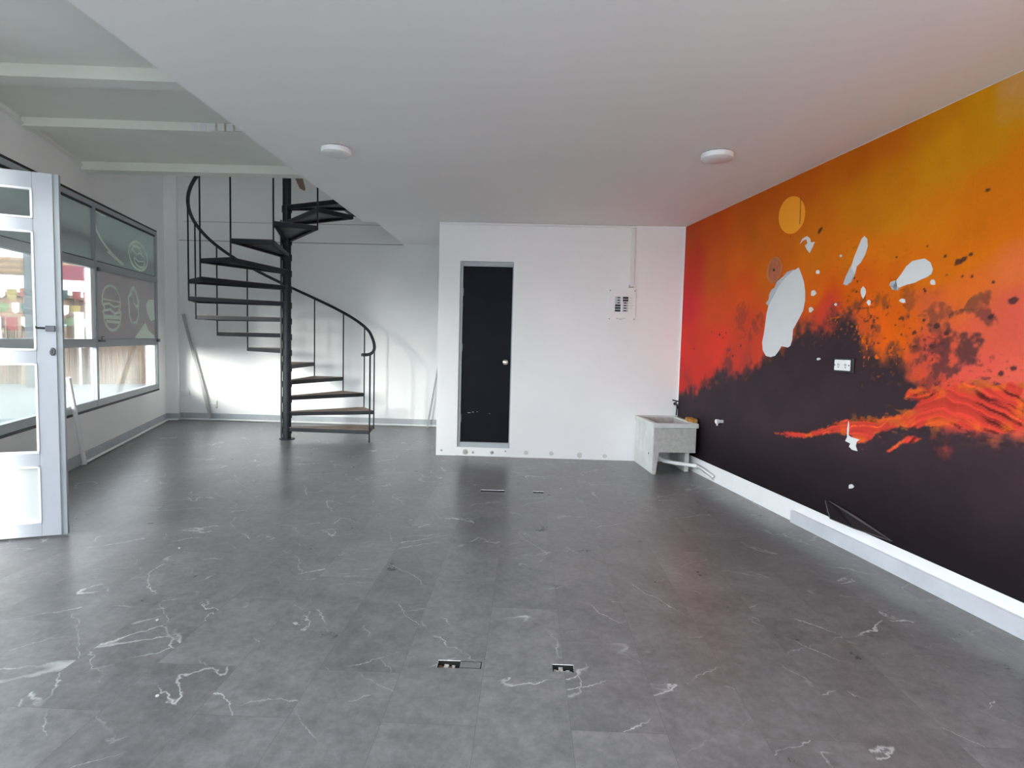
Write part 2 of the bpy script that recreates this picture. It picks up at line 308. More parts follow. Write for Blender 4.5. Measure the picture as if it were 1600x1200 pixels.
POLY={"bound":[[-0.107,0.837],[0.242,0.918],[0.49,0.887],[0.581,1.047],[0.837,1.116],[1.101,1.142],[1.401,1.168],[1.59,1.27],[1.756,1.37],[1.94,1.452],[2.152,1.543],[2.281,1.565],[2.428,1.556],[2.534,1.59],[2.599,1.643],[2.716,1.682],[2.845,1.657],[2.908,1.49],[2.951,1.404],[3.134,1.421],[3.235,1.445],[3.29,1.386],[3.344,1.321],[3.42,1.247],[3.48,1.183],[3.527,1.039],[3.619,0.96],[3.774,0.972],[4.044,0.998]],"lava":[[1.97,0.664],[2.19,0.704],[2.392,0.725],[2.574,0.787],[2.708,0.848],[2.804,0.879],[2.903,0.893],[2.954,0.921],[3.124,0.939],[3.277,0.979],[3.371,1.021],[3.422,1.073],[3.317,1.086],[3.326,1.141],[3.428,1.161],[3.518,1.142],[3.6,1.17],[3.678,1.198],[3.896,1.213],[4.025,1.228],[4.045,0.992],[3.917,0.966],[3.776,0.951],[3.66,0.955],[3.535,0.951],[3.403,0.917],[3.259,0.896],[3.132,0.845],[3.065,0.792],[3.011,0.757],[2.928,0.751],[2.875,0.787],[2.747,0.78],[2.613,0.755],[2.396,0.69],[2.236,0.664]],"lava2":[[3.287,0.813],[3.324,0.843],[3.408,0.864],[3.477,0.864],[3.421,0.828],[3.327,0.804],[3.246,0.753],[3.171,0.71],[3.245,0.765]],"p_big":[[2.181,2.018],[2.219,1.963],[2.257,1.899],[2.28,1.823],[2.287,1.748],[2.27,1.675],[2.228,1.617],[2.153,1.528],[2.152,1.451],[2.132,1.399],[2.099,1.384],[2.009,1.394],[1.977,1.356],[1.925,1.312],[1.86,1.3],[1.791,1.309],[1.737,1.358],[1.72,1.425],[1.742,1.509],[1.754,1.592],[1.765,1.675],[1.788,1.74],[1.747,1.764],[1.792,1.805],[1.807,1.848],[1.861,1.876],[1.894,1.921],[1.99,1.958],[2.057,1.992],[2.133,2.004]],"p_hook":[[2.18,2.203],[2.209,2.238],[2.263,2.248],[2.305,2.222],[2.315,2.191],[2.361,2.188],[2.335,2.144],[2.307,2.114],[2.273,2.144],[2.246,2.178],[2.276,2.192],[2.258,2.225],[2.218,2.222]],"p_long":[[2.884,2.137],[2.91,2.116],[2.92,2.063],[2.902,2.011],[2.865,1.965],[2.83,1.944],[2.817,1.894],[2.79,1.844],[2.748,1.822],[2.715,1.834],[2.736,1.885],[2.775,1.943],[2.8,2.009],[2.836,2.077],[2.862,2.124]],"p_shell":[[3.138,1.784],[3.147,1.804],[3.187,1.811],[3.224,1.847],[3.259,1.889],[3.3,1.914],[3.342,1.916],[3.388,1.917],[3.431,1.889],[3.452,1.846],[3.445,1.821],[3.416,1.806],[3.371,1.796],[3.326,1.781],[3.27,1.776],[3.221,1.765],[3.203,1.747],[3.161,1.758]],"p_low":[[2.848,0.881],[2.857,0.855],[2.857,0.784],[2.883,0.775],[2.968,0.771],[2.94,0.753],[2.931,0.721],[2.952,0.69],[2.903,0.69],[2.87,0.706],[2.881,0.73],[2.829,0.739],[2.846,0.769],[2.841,0.817]],"s0":[[2.443,1.952],[2.44,1.938],[2.422,1.939],[2.403,1.943],[2.398,1.957],[2.406,1.969],[2.419,1.97],[2.432,1.966]],"s1":[[2.419,1.796],[2.404,1.784],[2.385,1.778],[2.358,1.782],[2.359,1.802],[2.359,1.816],[2.381,1.821],[2.397,1.818]],"s2":[[2.397,1.673],[2.38,1.663],[2.366,1.653],[2.345,1.659],[2.343,1.676],[2.339,1.687],[2.362,1.696],[2.38,1.69]],"s3":[[2.932,1.758],[2.923,1.735],[2.911,1.719],[2.895,1.736],[2.884,1.762],[2.885,1.785],[2.903,1.801],[2.924,1.783]],"s4":[[2.98,1.687],[2.98,1.673],[2.968,1.668],[2.958,1.678],[2.945,1.689],[2.953,1.702],[2.964,1.707],[2.98,1.697]],"s5":[[3.267,1.679],[3.271,1.667],[3.25,1.667],[3.234,1.673],[3.218,1.682],[3.234,1.693],[3.248,1.693],[3.268,1.686]],"s6":[[3.475,1.77],[3.475,1.756],[3.46,1.757],[3.446,1.761],[3.44,1.774],[3.447,1.787],[3.457,1.787],[3.468,1.783]],"s7":[[2.942,0.445],[2.932,0.432],[2.915,0.424],[2.894,0.419],[2.893,0.433],[2.896,0.445],[2.912,0.453],[2.925,0.455]],"s8":[[2.517,1.302],[2.502,1.296],[2.49,1.291],[2.472,1.292],[2.473,1.3],[2.47,1.306],[2.489,1.311],[2.502,1.309]],"s9":[[2.678,2.036],[2.671,2.031],[2.665,2.027],[2.656,2.032],[2.652,2.039],[2.651,2.045],[2.663,2.048],[2.673,2.043]],"s10":[[2.654,1.695],[2.652,1.688],[2.643,1.685],[2.635,1.69],[2.627,1.697],[2.631,1.704],[2.641,1.706],[2.654,1.701]],"disc":[[2.223,2.418],[2.218,2.391],[2.207,2.366],[2.19,2.344],[2.167,2.326],[2.14,2.313],[2.109,2.305],[2.075,2.303],[2.04,2.306],[2.005,2.316],[1.971,2.331],[1.94,2.351],[1.913,2.375],[1.891,2.403],[1.876,2.433],[1.867,2.464],[1.866,2.495],[1.872,2.524],[1.885,2.55],[1.905,2.572],[1.93,2.59],[1.96,2.602],[1.993,2.608],[2.028,2.608],[2.063,2.602],[2.097,2.591],[2.129,2.575],[2.157,2.554],[2.182,2.53],[2.201,2.504],[2.215,2.476],[2.222,2.447]],"flap":[[2.679,0.2],[2.705,0.288],[2.758,0.162],[2.994,0.164],[3.298,0.178],[2.927,0.228]]}
SPOTS=[[3.757,2.218,0.018],[3.943,1.631,0.027],[3.608,1.865,0.031],[3.646,1.88,0.022],[3.687,1.895,0.013],[3.527,1.911,0.011],[3.647,1.784,0.009],[3.704,1.777,0.011],[3.545,1.802,0.009],[3.4,1.986,0.009],[3.174,1.955,0.009],[2.597,1.671,0.009],[2.413,2.264,0.031],[2.047,2.282,0.009],[1.223,1.296,0.018],[0.933,1.503,0.018],[1.003,1.47,0.018],[1.063,1.521,0.013],[0.765,1.532,0.013],[1.355,1.396,0.018],[0.361,1.355,0.013],[0.068,1.24,0.013],[3.405,1.725,0.013],[3.297,1.58,0.018],[3.507,1.516,0.027],[3.832,1.557,0.022],[3.912,1.266,0.018],[3.971,1.298,0.018],[2.813,1.864,0.009],[2.846,1.839,0.009],[3.03,1.662,0.009],[3.129,1.648,0.013],[3.202,1.533,0.013],[3.353,1.482,0.018],[3.415,1.556,0.013],[3.573,1.478,0.018],[3.827,1.734,0.013],[3.399,1.737,0.009],[2.84,1.77,0.013]]
BLOTS=[[3.681,1.39,0.097,1],[3.485,1.524,0.062,0.6],[3.797,1.558,0.062,0.7],[3.578,1.335,0.097,0.9],[3.338,1.386,0.062,0.8],[3.373,1.253,0.097,1],[3.072,1.508,0.035,0.5],[3.083,1.692,0.062,0.5],[3.288,1.677,0.062,0.4],[1.354,1.635,0.08,0.35],[1.582,1.569,0.071,0.45],[1.161,1.176,0.088,0.6],[3.493,1.184,0.071,0.6],[2.854,1.686,0.071,0.7]]
LIPBIG=[(2.132,2.009),(2.039,2.0),(1.989,1.969),(1.902,1.936),(1.87,1.886),(1.832,1.878),(1.798,1.838),(1.793,1.794),(1.756,1.769),(1.788,1.745),(1.857,1.822),(1.924,1.897),(2.008,1.956)]
# ------------------------------------------------------------------ large structure
HOLES = [(-0.342, -0.247, 2.320, 2.376), (0.142, 0.231, 2.322, 2.378), (-0.398, -0.176, 5.222, 5.280), (0.088, 0.184, 5.230, 5.282)]
def build_floor():
    xs = sorted({-7.4, 3.6}|{h[0] for h in HOLES}|{h[1] for h in HOLES}); ys = sorted({YN-0.1, BY+0.15}|{h[2] for h in HOLES}|{h[3] for h in HOLES})
    b = MB()
    for i in range(len(xs)-1):
        for j in range(len(ys)-1):
            cx, cy = (xs[i]+xs[i+1])/2, (ys[j]+ys[j+1])/2
            if any(h[0] < cx < h[1] and h[2] < cy < h[3] for h in HOLES): continue
            b.add([(xs[i], ys[j], 0), (xs[i+1], ys[j], 0), (xs[i+1], ys[j+1], 0), (xs[i], ys[j+1], 0)], [(0, 1, 2, 3)])
    # clip what lies outside the slanted left wall
    o = struct(b.build('floor', 'floor'))
    bm = bmesh.new(); bm.from_mesh(o.data)
    n = Vector((0.94239759, 0.3344948, 0))
    bmesh.ops.remove_doubles(bm, verts=bm.verts, dist=1e-5)
    bmesh.ops.bisect_plane(bm, geom=bm.verts[:]+bm.edges[:]+bm.faces[:], plane_co=Vector(Lp(0, 0.10)), plane_no=n, clear_inner=True)
    bmesh.ops.bisect_plane(bm, geom=bm.verts[:]+bm.edges[:]+bm.faces[:], plane_co=Vector(Rp(0, 0.05)), plane_no=Vector((0.98788252, 0.15520349, 0)), clear_outer=True)
    for f in bm.faces:
        if f.normal.z < 0: f.normal_flip()
    bm.to_mesh(o.data); bm.free()
build_floor()

# left wall (local x = distance along the wall)
HEAD = lambda s: 2.76+0.043*s
b = MB(); T = 0.16
b.box(-7.9, -7.1, 0, T, 0, 3.30); b.box(-7.1, -3.6, 0, T, 0, 0.80); b.box(-7.1, -3.6, 0, T, 2.70, 3.30)
b.box(-3.6, -3.45, 0, T, 0, 3.30); b.box(-3.45, -2.52, 0, T, 2.62, 3.30); b.box(-2.52, -2.40, 0, T, 0, 3.30)
b.box(-2.40, 3.03, 0, T, 0, 0.545); b.slope(-2.40, 3.03, 0, T, HEAD(-2.40), HEAD(3.03), 3.30, 3.30); b.box(3.03, 3.75, 0, T, 0, 3.30)
b.box(-7.9, 3.75, 0, T, 3.30, ZT)
struct(b.build('wall_left', 'wall', loc=LO, rz=LR))
# right wall
b = MB(); b.box(-2.4, 8.9, 0, 0.15, 0, 3.30); b.box(-2.4, 8.9, 0, 0.15, 3.30, ZT)
struct(b.build('wall_right', 'wall', loc=RO, rz=RR))
# back wall with the shallow corner pilaster
b = MB(); b.box(-5.95, 2.1, BY, BY+0.15, 0, ZT)
struct(b.build('wall_back', 'wall'))
b = MB(); b.prism([(-5.74, 9.21), (-5.74, 9.05), (-5.565, 9.10), (-5.60, 9.21)], 0, ZT)
struct(b.build('wall_pilaster', 'wall'))
# small room front and side with the doorway
DX0, DX1, DZ0, DZ1 = -0.816, -0.184, 0.105, 2.318
b = MB()
b.box(-1.067, DX0, FY, FY+0.12, 0, ZC); b.box(DX1, 1.80, FY, FY+0.12, 0, ZC); b.box(DX0, DX1, FY, FY+0.12, DZ1, ZC); b.box(DX0, DX1, FY, FY+0.12, 0, DZ0)
b.box(-1.067, -0.95, FY+0.12, BY, 0, 2.885)
struct(b.build('wall_washroom', 'wall'))
b = MB(); b.box(-0.94, 1.70, FY+0.62, FY+0.66, 0, ZC); struct(b.build('wall_washroom_inner', 'wall'))
# shop front behind the viewer, mostly glazed
b = MB(); b.box(-2.15, -1.5, YN-0.15, YN, 0, 3.3); b.box(2.5, 3.4, YN-0.15, YN, 0, 3.3); b.box(-1.5, 2.5, YN-0.15, YN, 2.68, 3.3)
b.box(-2.15, 3.4, YN-0.15, YN, 3.3, 3.6); b.box(-2.15, 3.4, YN-0.15, YN, 4.1, ZT)
struct(b.build('wall_front', 'wall'))
# mezzanine slab = ceiling of the right part
def rx(y): return RO[0]+(RO[1]-y)*0.15711
b = MB()
b.prism([(MX, YN), (rx(YN), YN), (rx(6.98), 6.98), (MX, 6.98)], ZC, 3.26)
b.prism([(MX, 6.98), (rx(6.98), 6.98), (rx(BY), BY), (MX, BY)], 2.885, 3.26)
struct(b.build('ceiling', 'ceil'))
# soffit over the left strip, slightly higher
def lx(y): return LO[0]-(y-LO[1])*0.35494
YE = 6.10
b = MB(); b.prism([(lx(YN), YN), (MX, YN), (MX, YE), (lx(YE), YE)], 3.12, 3.26)
struct(b.build('ceiling_left', 'ceil2'))
b = MB(); b.prism([(-6.2, YN-0.1), (3.4, YN-0.1), (3.4, BY+0.1), (-6.2, BY+0.1)], ZT, ZT+0.1)
struct(b.build('ceiling_upper', 'ceil'))
# shallow beams under the soffit
def beam(name, y0, y1, z0, dy, x1=MX):
    b = MB(); b.hexa([(lx(y0)+0.003, y0, z0), (x1, y0+dy, z0), (x1, y1+dy, z0), (lx(y1)+0.003, y1, z0)], [(lx(y0)+0.003, y0, 3.119), (x1, y0+dy, 3.119), (x1, y1+dy, 3.119), (lx(y1)+0.003, y1, 3.119)])
    return struct(b.build(name, 'ceil2'))
beam('trim_1', 3.84, 3.98, 3.035, 0.10)
beam('trim_2', 4.80, 4.90, 3.050, 0.10)
beam('trim_3', 5.98, 6.12, 3.035, 0.05)
beam('trim_6', 2.60, 2.74, 3.035, 0.10)
# chipped plaster where the second beam meets the slab, one strip
b = MB()
for i in range(8):
    x = -2.84+i*0.075; b.box(x, x+0.055, 4.862, 4.872, 3.055, 3.115)
b.box(-2.84, -2.20, 4.87, 4.874, 3.052, 3.118, 1)
struct(b.build('trim_4', ['trim', 'stain']))
# old slab line on the back wall
b = MB(); b.box(-5.58, MX, BY-0.006, BY, 2.865, 2.878); b.box(-5.5, -2.3, BY-0.005, BY, 3.165, 3.172)
struct(b.build('trim_5', 'batten'))

# skirting
def run(name, pts, h, d, m, z0=0.0):
    b = MB()
    for (x0, y0), (x1, y1) in zip(pts[:-1], pts[1:]):
        dx, dy = x1-x0, y1-y0; l = math.hypot(dx, dy); nx, ny = dy/l*d, -dx/l*d
        b.hexa([(x0, y0, z0), (x1, y1, z0), (x1+nx, y1+ny, z0), (x0+nx, y0+ny, z0)], [(x0, y0, z0+h), (x1, y1, z0+h), (x1+nx, y1+ny, z0+h), (x0+nx, y0+ny, z0+h)])
    return b.build(name, m)
A = Lp(-2.40)[:2]; B = (-5.738, 9.05)
struct(run('baseboard_left', [A, Lp(3.45)[:2]], 0.115, 0.012, 'skirt'))
struct(run('baseboard_back', [(-5.738, 9.055), (-5.562, 9.095), (-5.598, 9.205), (-1.07, 9.205)], 0.115, 0.012, 'skirt'))
b = MB(); b.box(2.30, 8.4, -0.032, -0.001, 0, 0.095); struct(b.build('baseboard_right', 'skirt2', loc=RO, rz=RR))
b = MB(); b.box(0.02, 2.9, -0.007, 0, 0.0, 0.165); b.box(2.9, 8.4, -0.005, 0, 0.0, 0.165); struct(b.build('trim_7', 'trim', loc=RO, rz=RR))

# ------------------------------------------------------------------ window wall
W1 = thing('window_1', 'x', 'x', LO, LR); del W1['label']; del W1['category']; struct(W1)
FD0, FD1 = -0.004, 0.055
TR = lambda s: 2.045+0.030*s
b = MB()
s0, s1 = -2.40, 3.03; MUL = [-2.37, -0.62, 0.53, 3.00]
b.slope(s0, s1, FD0, FD1, HEAD(s0)-0.055, HEAD(s1)-0.055, HEAD(s0), HEAD(s1))
b.box(s0, s1, FD0, FD1, 0.545, 0.625)
b.slope(s0, s1, FD0, FD1, TR(s0), TR(s1), TR(s0)+0.085, TR(s1)+0.085)
b.box(s0, s1, FD0, FD1, 1.205, 1.295)
for m_ in MUL: b.slope(m_-0.03, m_+0.03, FD0-0.004, FD1, 0.545, 0.545, HEAD(m_)-0.02, HEAD(m_)-0.02)
b.build('window_frame', 'alu', W1, bevel=0.004)
b = MB(); b.slope(s0, s1, -0.006, 0.0, HEAD(s0)-0.004, HEAD(s1)-0.004, HEAD(s0)+0.018, HEAD(s1)+0.018)
for k in range(3):
    a, c_ = MUL[k]+0.032, MUL[k+1]-0.032
    b.slope(a, c_, 0.006, 0.03, HEAD(a)-0.075, HEAD(c_)-0.075, HEAD(a)-0.055, HEAD(c_)-0.055)
    b.slope(a, c_, 0.006, 0.03, TR(a)+0.085, TR(c_)+0.085, TR(a)+0.095, TR(c_)+0.095)
b.box(s0, s1, -0.010, 0.002, 0.522, 0.545)
b.build('gasket', 'gasket', W1)
for k in range(3):
    a, c_ = MUL[k]+0.03, MUL[k+1]-0.03
    b = MB(); b.slope(a, c_, 0.022, 0.028, TR(a)+0.085, TR(c_)+0.085, HEAD(a)-0.055, HEAD(c_)-0.055); b.build('window_pane', 'film', W1, label='pane covered with grey green film')
    b = MB(); b.slope(a, c_, 0.022, 0.028, 1.295, 1.295, TR(a), TR(c_))
    b.build('window_pane', 'film_mauve' if k == 2 else 'glass', W1, label='pane covered with grey mauve film' if k == 2 else 'clear pane')
    b = MB(); b.box(a, c_, 0.022, 0.028, 0.625, 1.205); b.build('window_pane', 'glass', W1, label='clear pane')
# inner sash stiles, their brightly lit look put into a pale colour
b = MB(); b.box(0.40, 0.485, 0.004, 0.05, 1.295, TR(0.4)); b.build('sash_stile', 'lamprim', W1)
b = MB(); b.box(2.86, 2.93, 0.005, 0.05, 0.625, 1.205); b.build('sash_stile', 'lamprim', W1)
b = MB(); b.box(0.55, 0.72, -0.03, -0.004, 1.262, 1.285); b.tube([(0.62, -0.02, 1.28), (0.62, -0.02, 1.315), (0.70, -0.02, 1.32)], 0.008, 8)
b.build('window_latch', 'lock', W1)
b = MB(); b.box(2.93, 3.03, -0.03, -0.004, 1.255, 1.30); b.build('window_latch', 'lock', W1)
b = MB(); b.box(0.56, 0.63, -0.02, -0.004, TR(.6)-0.02, TR(.6)+0.02); b.build('window_latch', 'lock', W1)
# drawings left on the films: burger outline, cup, swirl
def stroke(pts, w, closed=False):
    b = MB(); n = len(pts); m_ = n if closed else n-1
    for i in range(m_):
        p, q = Vector(pts[i]), Vector(pts[(i+1) % n]); d = (q-p)
        if d.length < 1e-6: continue
        nn = Vector((-d.y, d.x)).normalized()*w/2; e = d.normalized()*w*0.3
        p2, q2 = p-e, q+e
        b.prism_xz([(p2+nn)[:], (q2+nn)[:], (q2-nn)[:], (p2-nn)[:]], 0.018, 0.0215)
    return b
def ring(cx, cz, rx_, rz_, n=28, a0=0, a1=2*PI, wob=0.0):
    return [(cx+rx_*math.cos(a0+(a1-a0)*i/(n-1))*(1+wob*math.sin(5*i)), cz+rz_*math.sin(a0+(a1-a0)*i/(n-1))*(1+wob*math.cos(3*i))) for i in range(n)]
def merge(*bs):
    r = MB()
    for x in bs: r.add(x.v, x.f)
    return r
sw = merge(stroke([(0.60, 2.62), (0.66, 2.50), (0.80, 2.42), (0.96, 2.36), (1.15, 2.31), (1.36, 2.26), (1.55, 2.235)], 0.035), stroke([(0.60, 2.69), (0.60, 2.58)], 0.02), stroke([(0.60, 2.70), (0.95, 2.705)], 0.015),
          stroke([(1.0, 2.31), (1.2, 2.275), (1.5, 2.225)], 0.02))
sw.build('film_drawing', 'sketch', W1, label='white swirl sketched on film')
bc = merge(stroke(ring(2.20, 2.42, 0.42, 0.185, 30, 0, 2*PI), 0.035), stroke(ring(2.12, 2.43, 0.25, 0.10, 16, 0.2, PI), 0.022), stroke(ring(2.25, 2.37, 0.25, 0.09, 16, PI, 2*PI), 0.03),
          stroke([(1.95, 2.47), (2.10, 2.43), (2.25, 2.47), (2.45, 2.44)], 0.02), stroke([(2.0, 2.38), (2.2, 2.35), (2.45, 2.38)], 0.018), stroke([(1.9, 2.53), (2.1, 2.55), (2.3, 2.54)], 0.02))
bc.build('film_drawing', 'sketch', W1, label='white round burger sketch on film')
bg2 = merge(stroke(ring(1.10, 1.77, 0.30, 0.155, 22, 0, PI), 0.03), stroke([(0.80, 1.77), (0.79, 1.70), (0.86, 1.66), (0.80, 1.61), (0.85, 1.56)], 0.03), stroke([(1.40, 1.77), (1.42, 1.70), (1.36, 1.66), (1.43, 1.60), (1.40, 1.56)], 0.03),
          stroke([(0.80, 1.75), (1.40, 1.75)], 0.02), stroke([(0.80, 1.69), (1.0, 1.71), (1.2, 1.68), (1.42, 1.71)], 0.025), stroke([(0.82, 1.62), (1.05, 1.645), (1.2, 1.60), (1.42, 1.63)], 0.03),
          stroke(ring(1.12, 1.56, 0.29, 0.16, 22, PI, 2*PI), 0.035), stroke([(0.86, 1.55), (1.40, 1.56)], 0.05), stroke([(0.92, 1.50), (1.34, 1.50)], 0.035))
bg2.build('film_drawing', 'sketch', W1, label='white burger sketch on film')
cup = merge(stroke([(1.74, 1.84), (1.76, 1.60), (1.84, 1.51), (2.06, 1.52), (2.14, 1.62), (2.17, 1.82), (2.08, 1.72), (1.95, 1.78), (1.86, 1.90), (1.74, 1.84)], 0.03), stroke([(1.80, 1.87), (1.86, 1.95), (1.98, 1.98), (2.08, 1.90), (2.14, 1.80)], 0.05))
cup.build('film_drawing', 'sketch', W1, label='white cup sketch on film')
fl = MB(); fl.prism_xz([(2.50, 1.78), (2.62, 1.86), (2.92, 1.88), (2.95, 1.58), (2.75, 1.56), (2.58, 1.66)], 0.018, 0.0215)
fl.prism_xz([(1.98, 1.32), (2.45, 1.53), (2.62, 1.42), (2.93, 1.34), (2.93, 1.305), (1.98, 1.305)], 0.018, 0.0215)
fl.build('film_drawing', 'sketch', W1, label='pale leaf shapes on film')

# second window towards the viewer and glazed shop front (outside the frame, they let the daylight in)
W2 = bpy.data.objects.new('window_2', None); COL.objects.link(W2); W2.location = LO; W2.rotation_euler = (0, 0, LR); struct(W2)
b = MB(); b.box(-7.1, -3.6, 0, 0.05, 0.80, 0.87); b.box(-7.1, -3.6, 0, 0.05, 2.64, 2.70); b.box(-7.1, -7.04, 0, 0.05, 0.80, 2.70); b.box(-3.66, -3.6, 0, 0.05, 0.80, 2.70); b.box(-5.4, -5.34, 0, 0.05, 0.87, 2.66)
b.build('window_frame', 'alu', W2)
b = MB(); b.box(-7.04, -5.4, 0.02, 0.026, 0.87, 2.64); b.build('window_pane', 'glass', W2); b = MB(); b.box(-5.34, -3.66, 0.02, 0.026, 0.87, 2.64); b.build('window_pane', 'glass', W2)
W3 = bpy.data.objects.new('window_3', None); COL.objects.link(W3); struct(W3)
b = MB(); b.box(-1.5, 2.5, YN-0.10, YN-0.04, 0, 0.08); b.box(-1.5, 2.5, YN-0.10, YN-0.04, 2.60, 2.68)
for x in (-1.5, 0.47, 2.44): b.box(x, x+0.06, YN-0.10, YN-0.04, 0, 2.68)
b.build('window_frame', 'alu', W3)

# doorway frame in the left wall and the open leaf
D2 = bpy.data.objects.new('door_2', None); COL.objects.link(D2); D2.location = LO; D2.rotation_euler = (0, 0, LR); struct(D2)
b = MB(); b.box(-3.45, -3.40, 0, 0.1, 0, 2.60); b.box(-2.565, -2.52, 0, 0.1, 0, 2.60); b.box(-3.45, -2.52, 0, 0.1, 2.40, 2.46); b.box(-3.45, -2.52, 0, 0.1, 2.57, 2.62)
b.build('door_frame', 'alu', D2)
LFA = math.atan2(0.39906, 0.91692)
leaf = thing('glazed_door', 'open light grey aluminium door leaf with glass panes, at the left edge', 'door', (-3.062, 3.698, 0.0), LFA)
WL = 0.735; y0, y1 = 0.0, 0.045
b = MB()
zb, zt = 0.012, 2.362
b.box(-0.106, 0, y0, y1, zb, zt); b.box(-WL, -WL+0.106, y0, y1, zb, zt)
for za, zz in ((zb, 0.10), (0.48, 0.562), (1.152, 1.232), (1.995, 2.070), (2.262, zt)): b.box(-WL+0.106, -0.106, y0, y1, za, zz)
b.build('door_frame', 'leaf', leaf, bevel=0.003)
b = MB()
def bead(x0, x1, z0, z1):
    w_ = 0.013
    b.box(x0, x1, -0.004, 0.03, z0, z0+w_); b.box(x0, x1, -0.004, 0.03, z1-w_, z1); b.box(x0, x0+w_, -0.004, 0.03, z0, z1); b.box(x1-w_, x1, -0.004, 0.03, z0, z1)
PAN = [(0.10, 0.48), (0.562, 1.152), (1.232, 1.995), (2.07, 2.262)]
for za, zz in PAN: bead(-WL+0.106, -0.106, za, zz)
b.build('glazing_bead', 'lamprim', leaf)
for i, (za, zz) in enumerate(PAN):
    b = MB(); b.box(-WL+0.106, -0.106, 0.018, 0.024, za, zz)
    b.build('door_pane', 'panel' if i == 0 else 'glass', leaf, label='opaque whitish panel' if i == 0 else 'clear pane')
b = MB(); b.box(0, 0.030, 0.008, 0.045, zb, zt); b.build('edge_channel', 'alu', leaf)
b = MB(); b.box(-0.055, -0.004, -0.016, 0, 1.358, 1.395); b.build('bolt_housing', 'lock', leaf, bevel=0.003)
b = MB(); b.tube([(-0.105, -0.009, 1.38), (-0.004, -0.009, 1.377)], 0.0065, 10); b.tube([(-0.098, -0.009, 1.38), (-0.098, -0.03, 1.386)], 0.005, 8); b.build('slide_bolt', 'black', leaf)
b = MB(); b.lathe([(0.0165, 0.0), (0.0165, -0.008), (0.013, -0.010)], (-0.022, 0, 1.228), 20, 'y')
for v in range(len(b.v)): x, y, z = b.v[v]; b.v[v] = (x, y, 1.228+(z-1.228)*1.6)
lk = b.build('lock_cylinder', 'lock', leaf)
b = MB(); b.box(-0.025, -0.019, -0.0115, -0.0105, 1.215, 1.240); b.build('keyway', 'black', lk)

# ------------------------------------------------------------------ washroom door
D1 = bpy.data.objects.new('door_1', None); COL.objects.link(D1); D1.location = ((DX0+DX1)/2, FY, 0); struct(D1)
hx = (DX1-DX0)/2
b = MB(); b.box(-hx, -hx+0.034, 0.03, 0.12, DZ0, DZ1); b.box(hx-0.012, hx, 0.03, 0.12, DZ0, DZ1); b.box(-hx+0.034, hx-0.012, 0.03, 0.12, 2.262, DZ1); b.box(-hx+0.034, hx-0.012, 0.02, 0.12, DZ0, 0.165)
b.build('door_frame', 'jamb', D1, bevel=0.003)
b = MB(); b.box(-hx+0.036, hx-0.013, 0.05, 0.085, 0.167, 2.260); slab = b.build('door_slab', 'door', D1, bevel=0.002)
b = MB(); b.lathe([(0.032, 0.05), (0.032, 0.044), (0.012, 0.038), (0.012, 0.012), (0.024, 0.006), (0.028, -0.006), (0.022, -0.020), (0.006, -0.024)], (hx-0.075, 0, 1.137), 28, 'y'); b.build('door_knob', 'knob', D1, smooth=True)
for z in (0.45, 1.30, 1.96):
    b = MB(); b.tube([(-hx+0.036, 0.045, z-0.045), (-hx+0.036, 0.045, z+0.045)], 0.007, 8); b.build('hinge', 'jamb', D1)
b = MB()
for x, z, w_ in ((-0.20, 0.515, 0.035), (-0.145, 0.523, 0.02), (-0.09, 0.528, 0.012), (0.06, 0.51, 0.01)): b.box(x, x+w_, 0.0490, 0.0505, z, z+0.006)
b.build('paint_chip', 'smoke', slab)
# chipped plaster marks along the foot of the wall
b = MB()
random.seed(3)
def blob(cx, cz, r_, y, mi=0, e=1.0):
    p = [(cx+r_*e*(1+random.uniform(-.25, .25))*math.cos(a), cz+r_*(1+random.uniform(-.25, .25))*math.sin(a)) for a in [2*PI*i/11 for i in range(11)]]
    b.prism_xz(p, y, FY+0.001, mi)
for x, z, r_ in ((-1.0, 0.06, 0.014), (-0.71, 0.045, 0.032), (-0.62, 0.045, 0.016), (-0.39, 0.048, 0.024), (-0.23, 0.07, 0.010)): blob(x, z, r_, FY-0.003); blob(x+0.003, z-0.002, r_*0.6, FY-0.0045, 1)
for x, z, r_ in ((0.02, 0.06, 0.026), (0.32, 0.06, 0.028), (0.66, 0.05, 0.034), (0.96, 0.045, 0.025)): blob(x, z, r_, FY-0.002, 2)
b.box(-0.83, -0.17, FY-0.006, FY, 0.0, 0.004, 0)
struct(b.build('trim_8', ['smoke', 'debris', 'concrete']))

# ------------------------------------------------------------------ mural on the right wall
def fbm(shape, base, octs=5, seed=0, aspect=(1.0, 1.0), gain=0.5):
    rng = np.random.RandomState(seed); out_ = np.zeros(shape); amp = 1.0; tot = 0
    H_, W_ = shape
    for o in range(octs):
        fx, fy = base*aspect[0]*2**o, base*aspect[1]*2**o
        g = rng.rand(int(fy)+3, int(fx)+3)
        X = np.linspace(0, fx, W_, endpoint=False); Y = np.linspace(0, fy, H_, endpoint=False)
        xi, yi = X.astype(int), Y.astype(int); xf, yf = X-xi, Y-yi
        xf = xf*xf*(3-2*xf); yf = (yf*yf*(3-2*yf))[:, None]
        a = g[yi][:, xi]; b_ = g[yi][:, xi+1]; c_ = g[yi+1][:, xi]; d_ = g[yi+1][:, xi+1]
        out_ += amp*((a*(1-xf)+b_*xf)*(1-yf)+(c_*(1-xf)+d_*xf)*yf); tot += amp; amp *= gain
    return out_/tot
def sstep(a, b_, x): t = np.clip((x-a)/(b_-a), 0, 1); return t*t*(3-2*t)
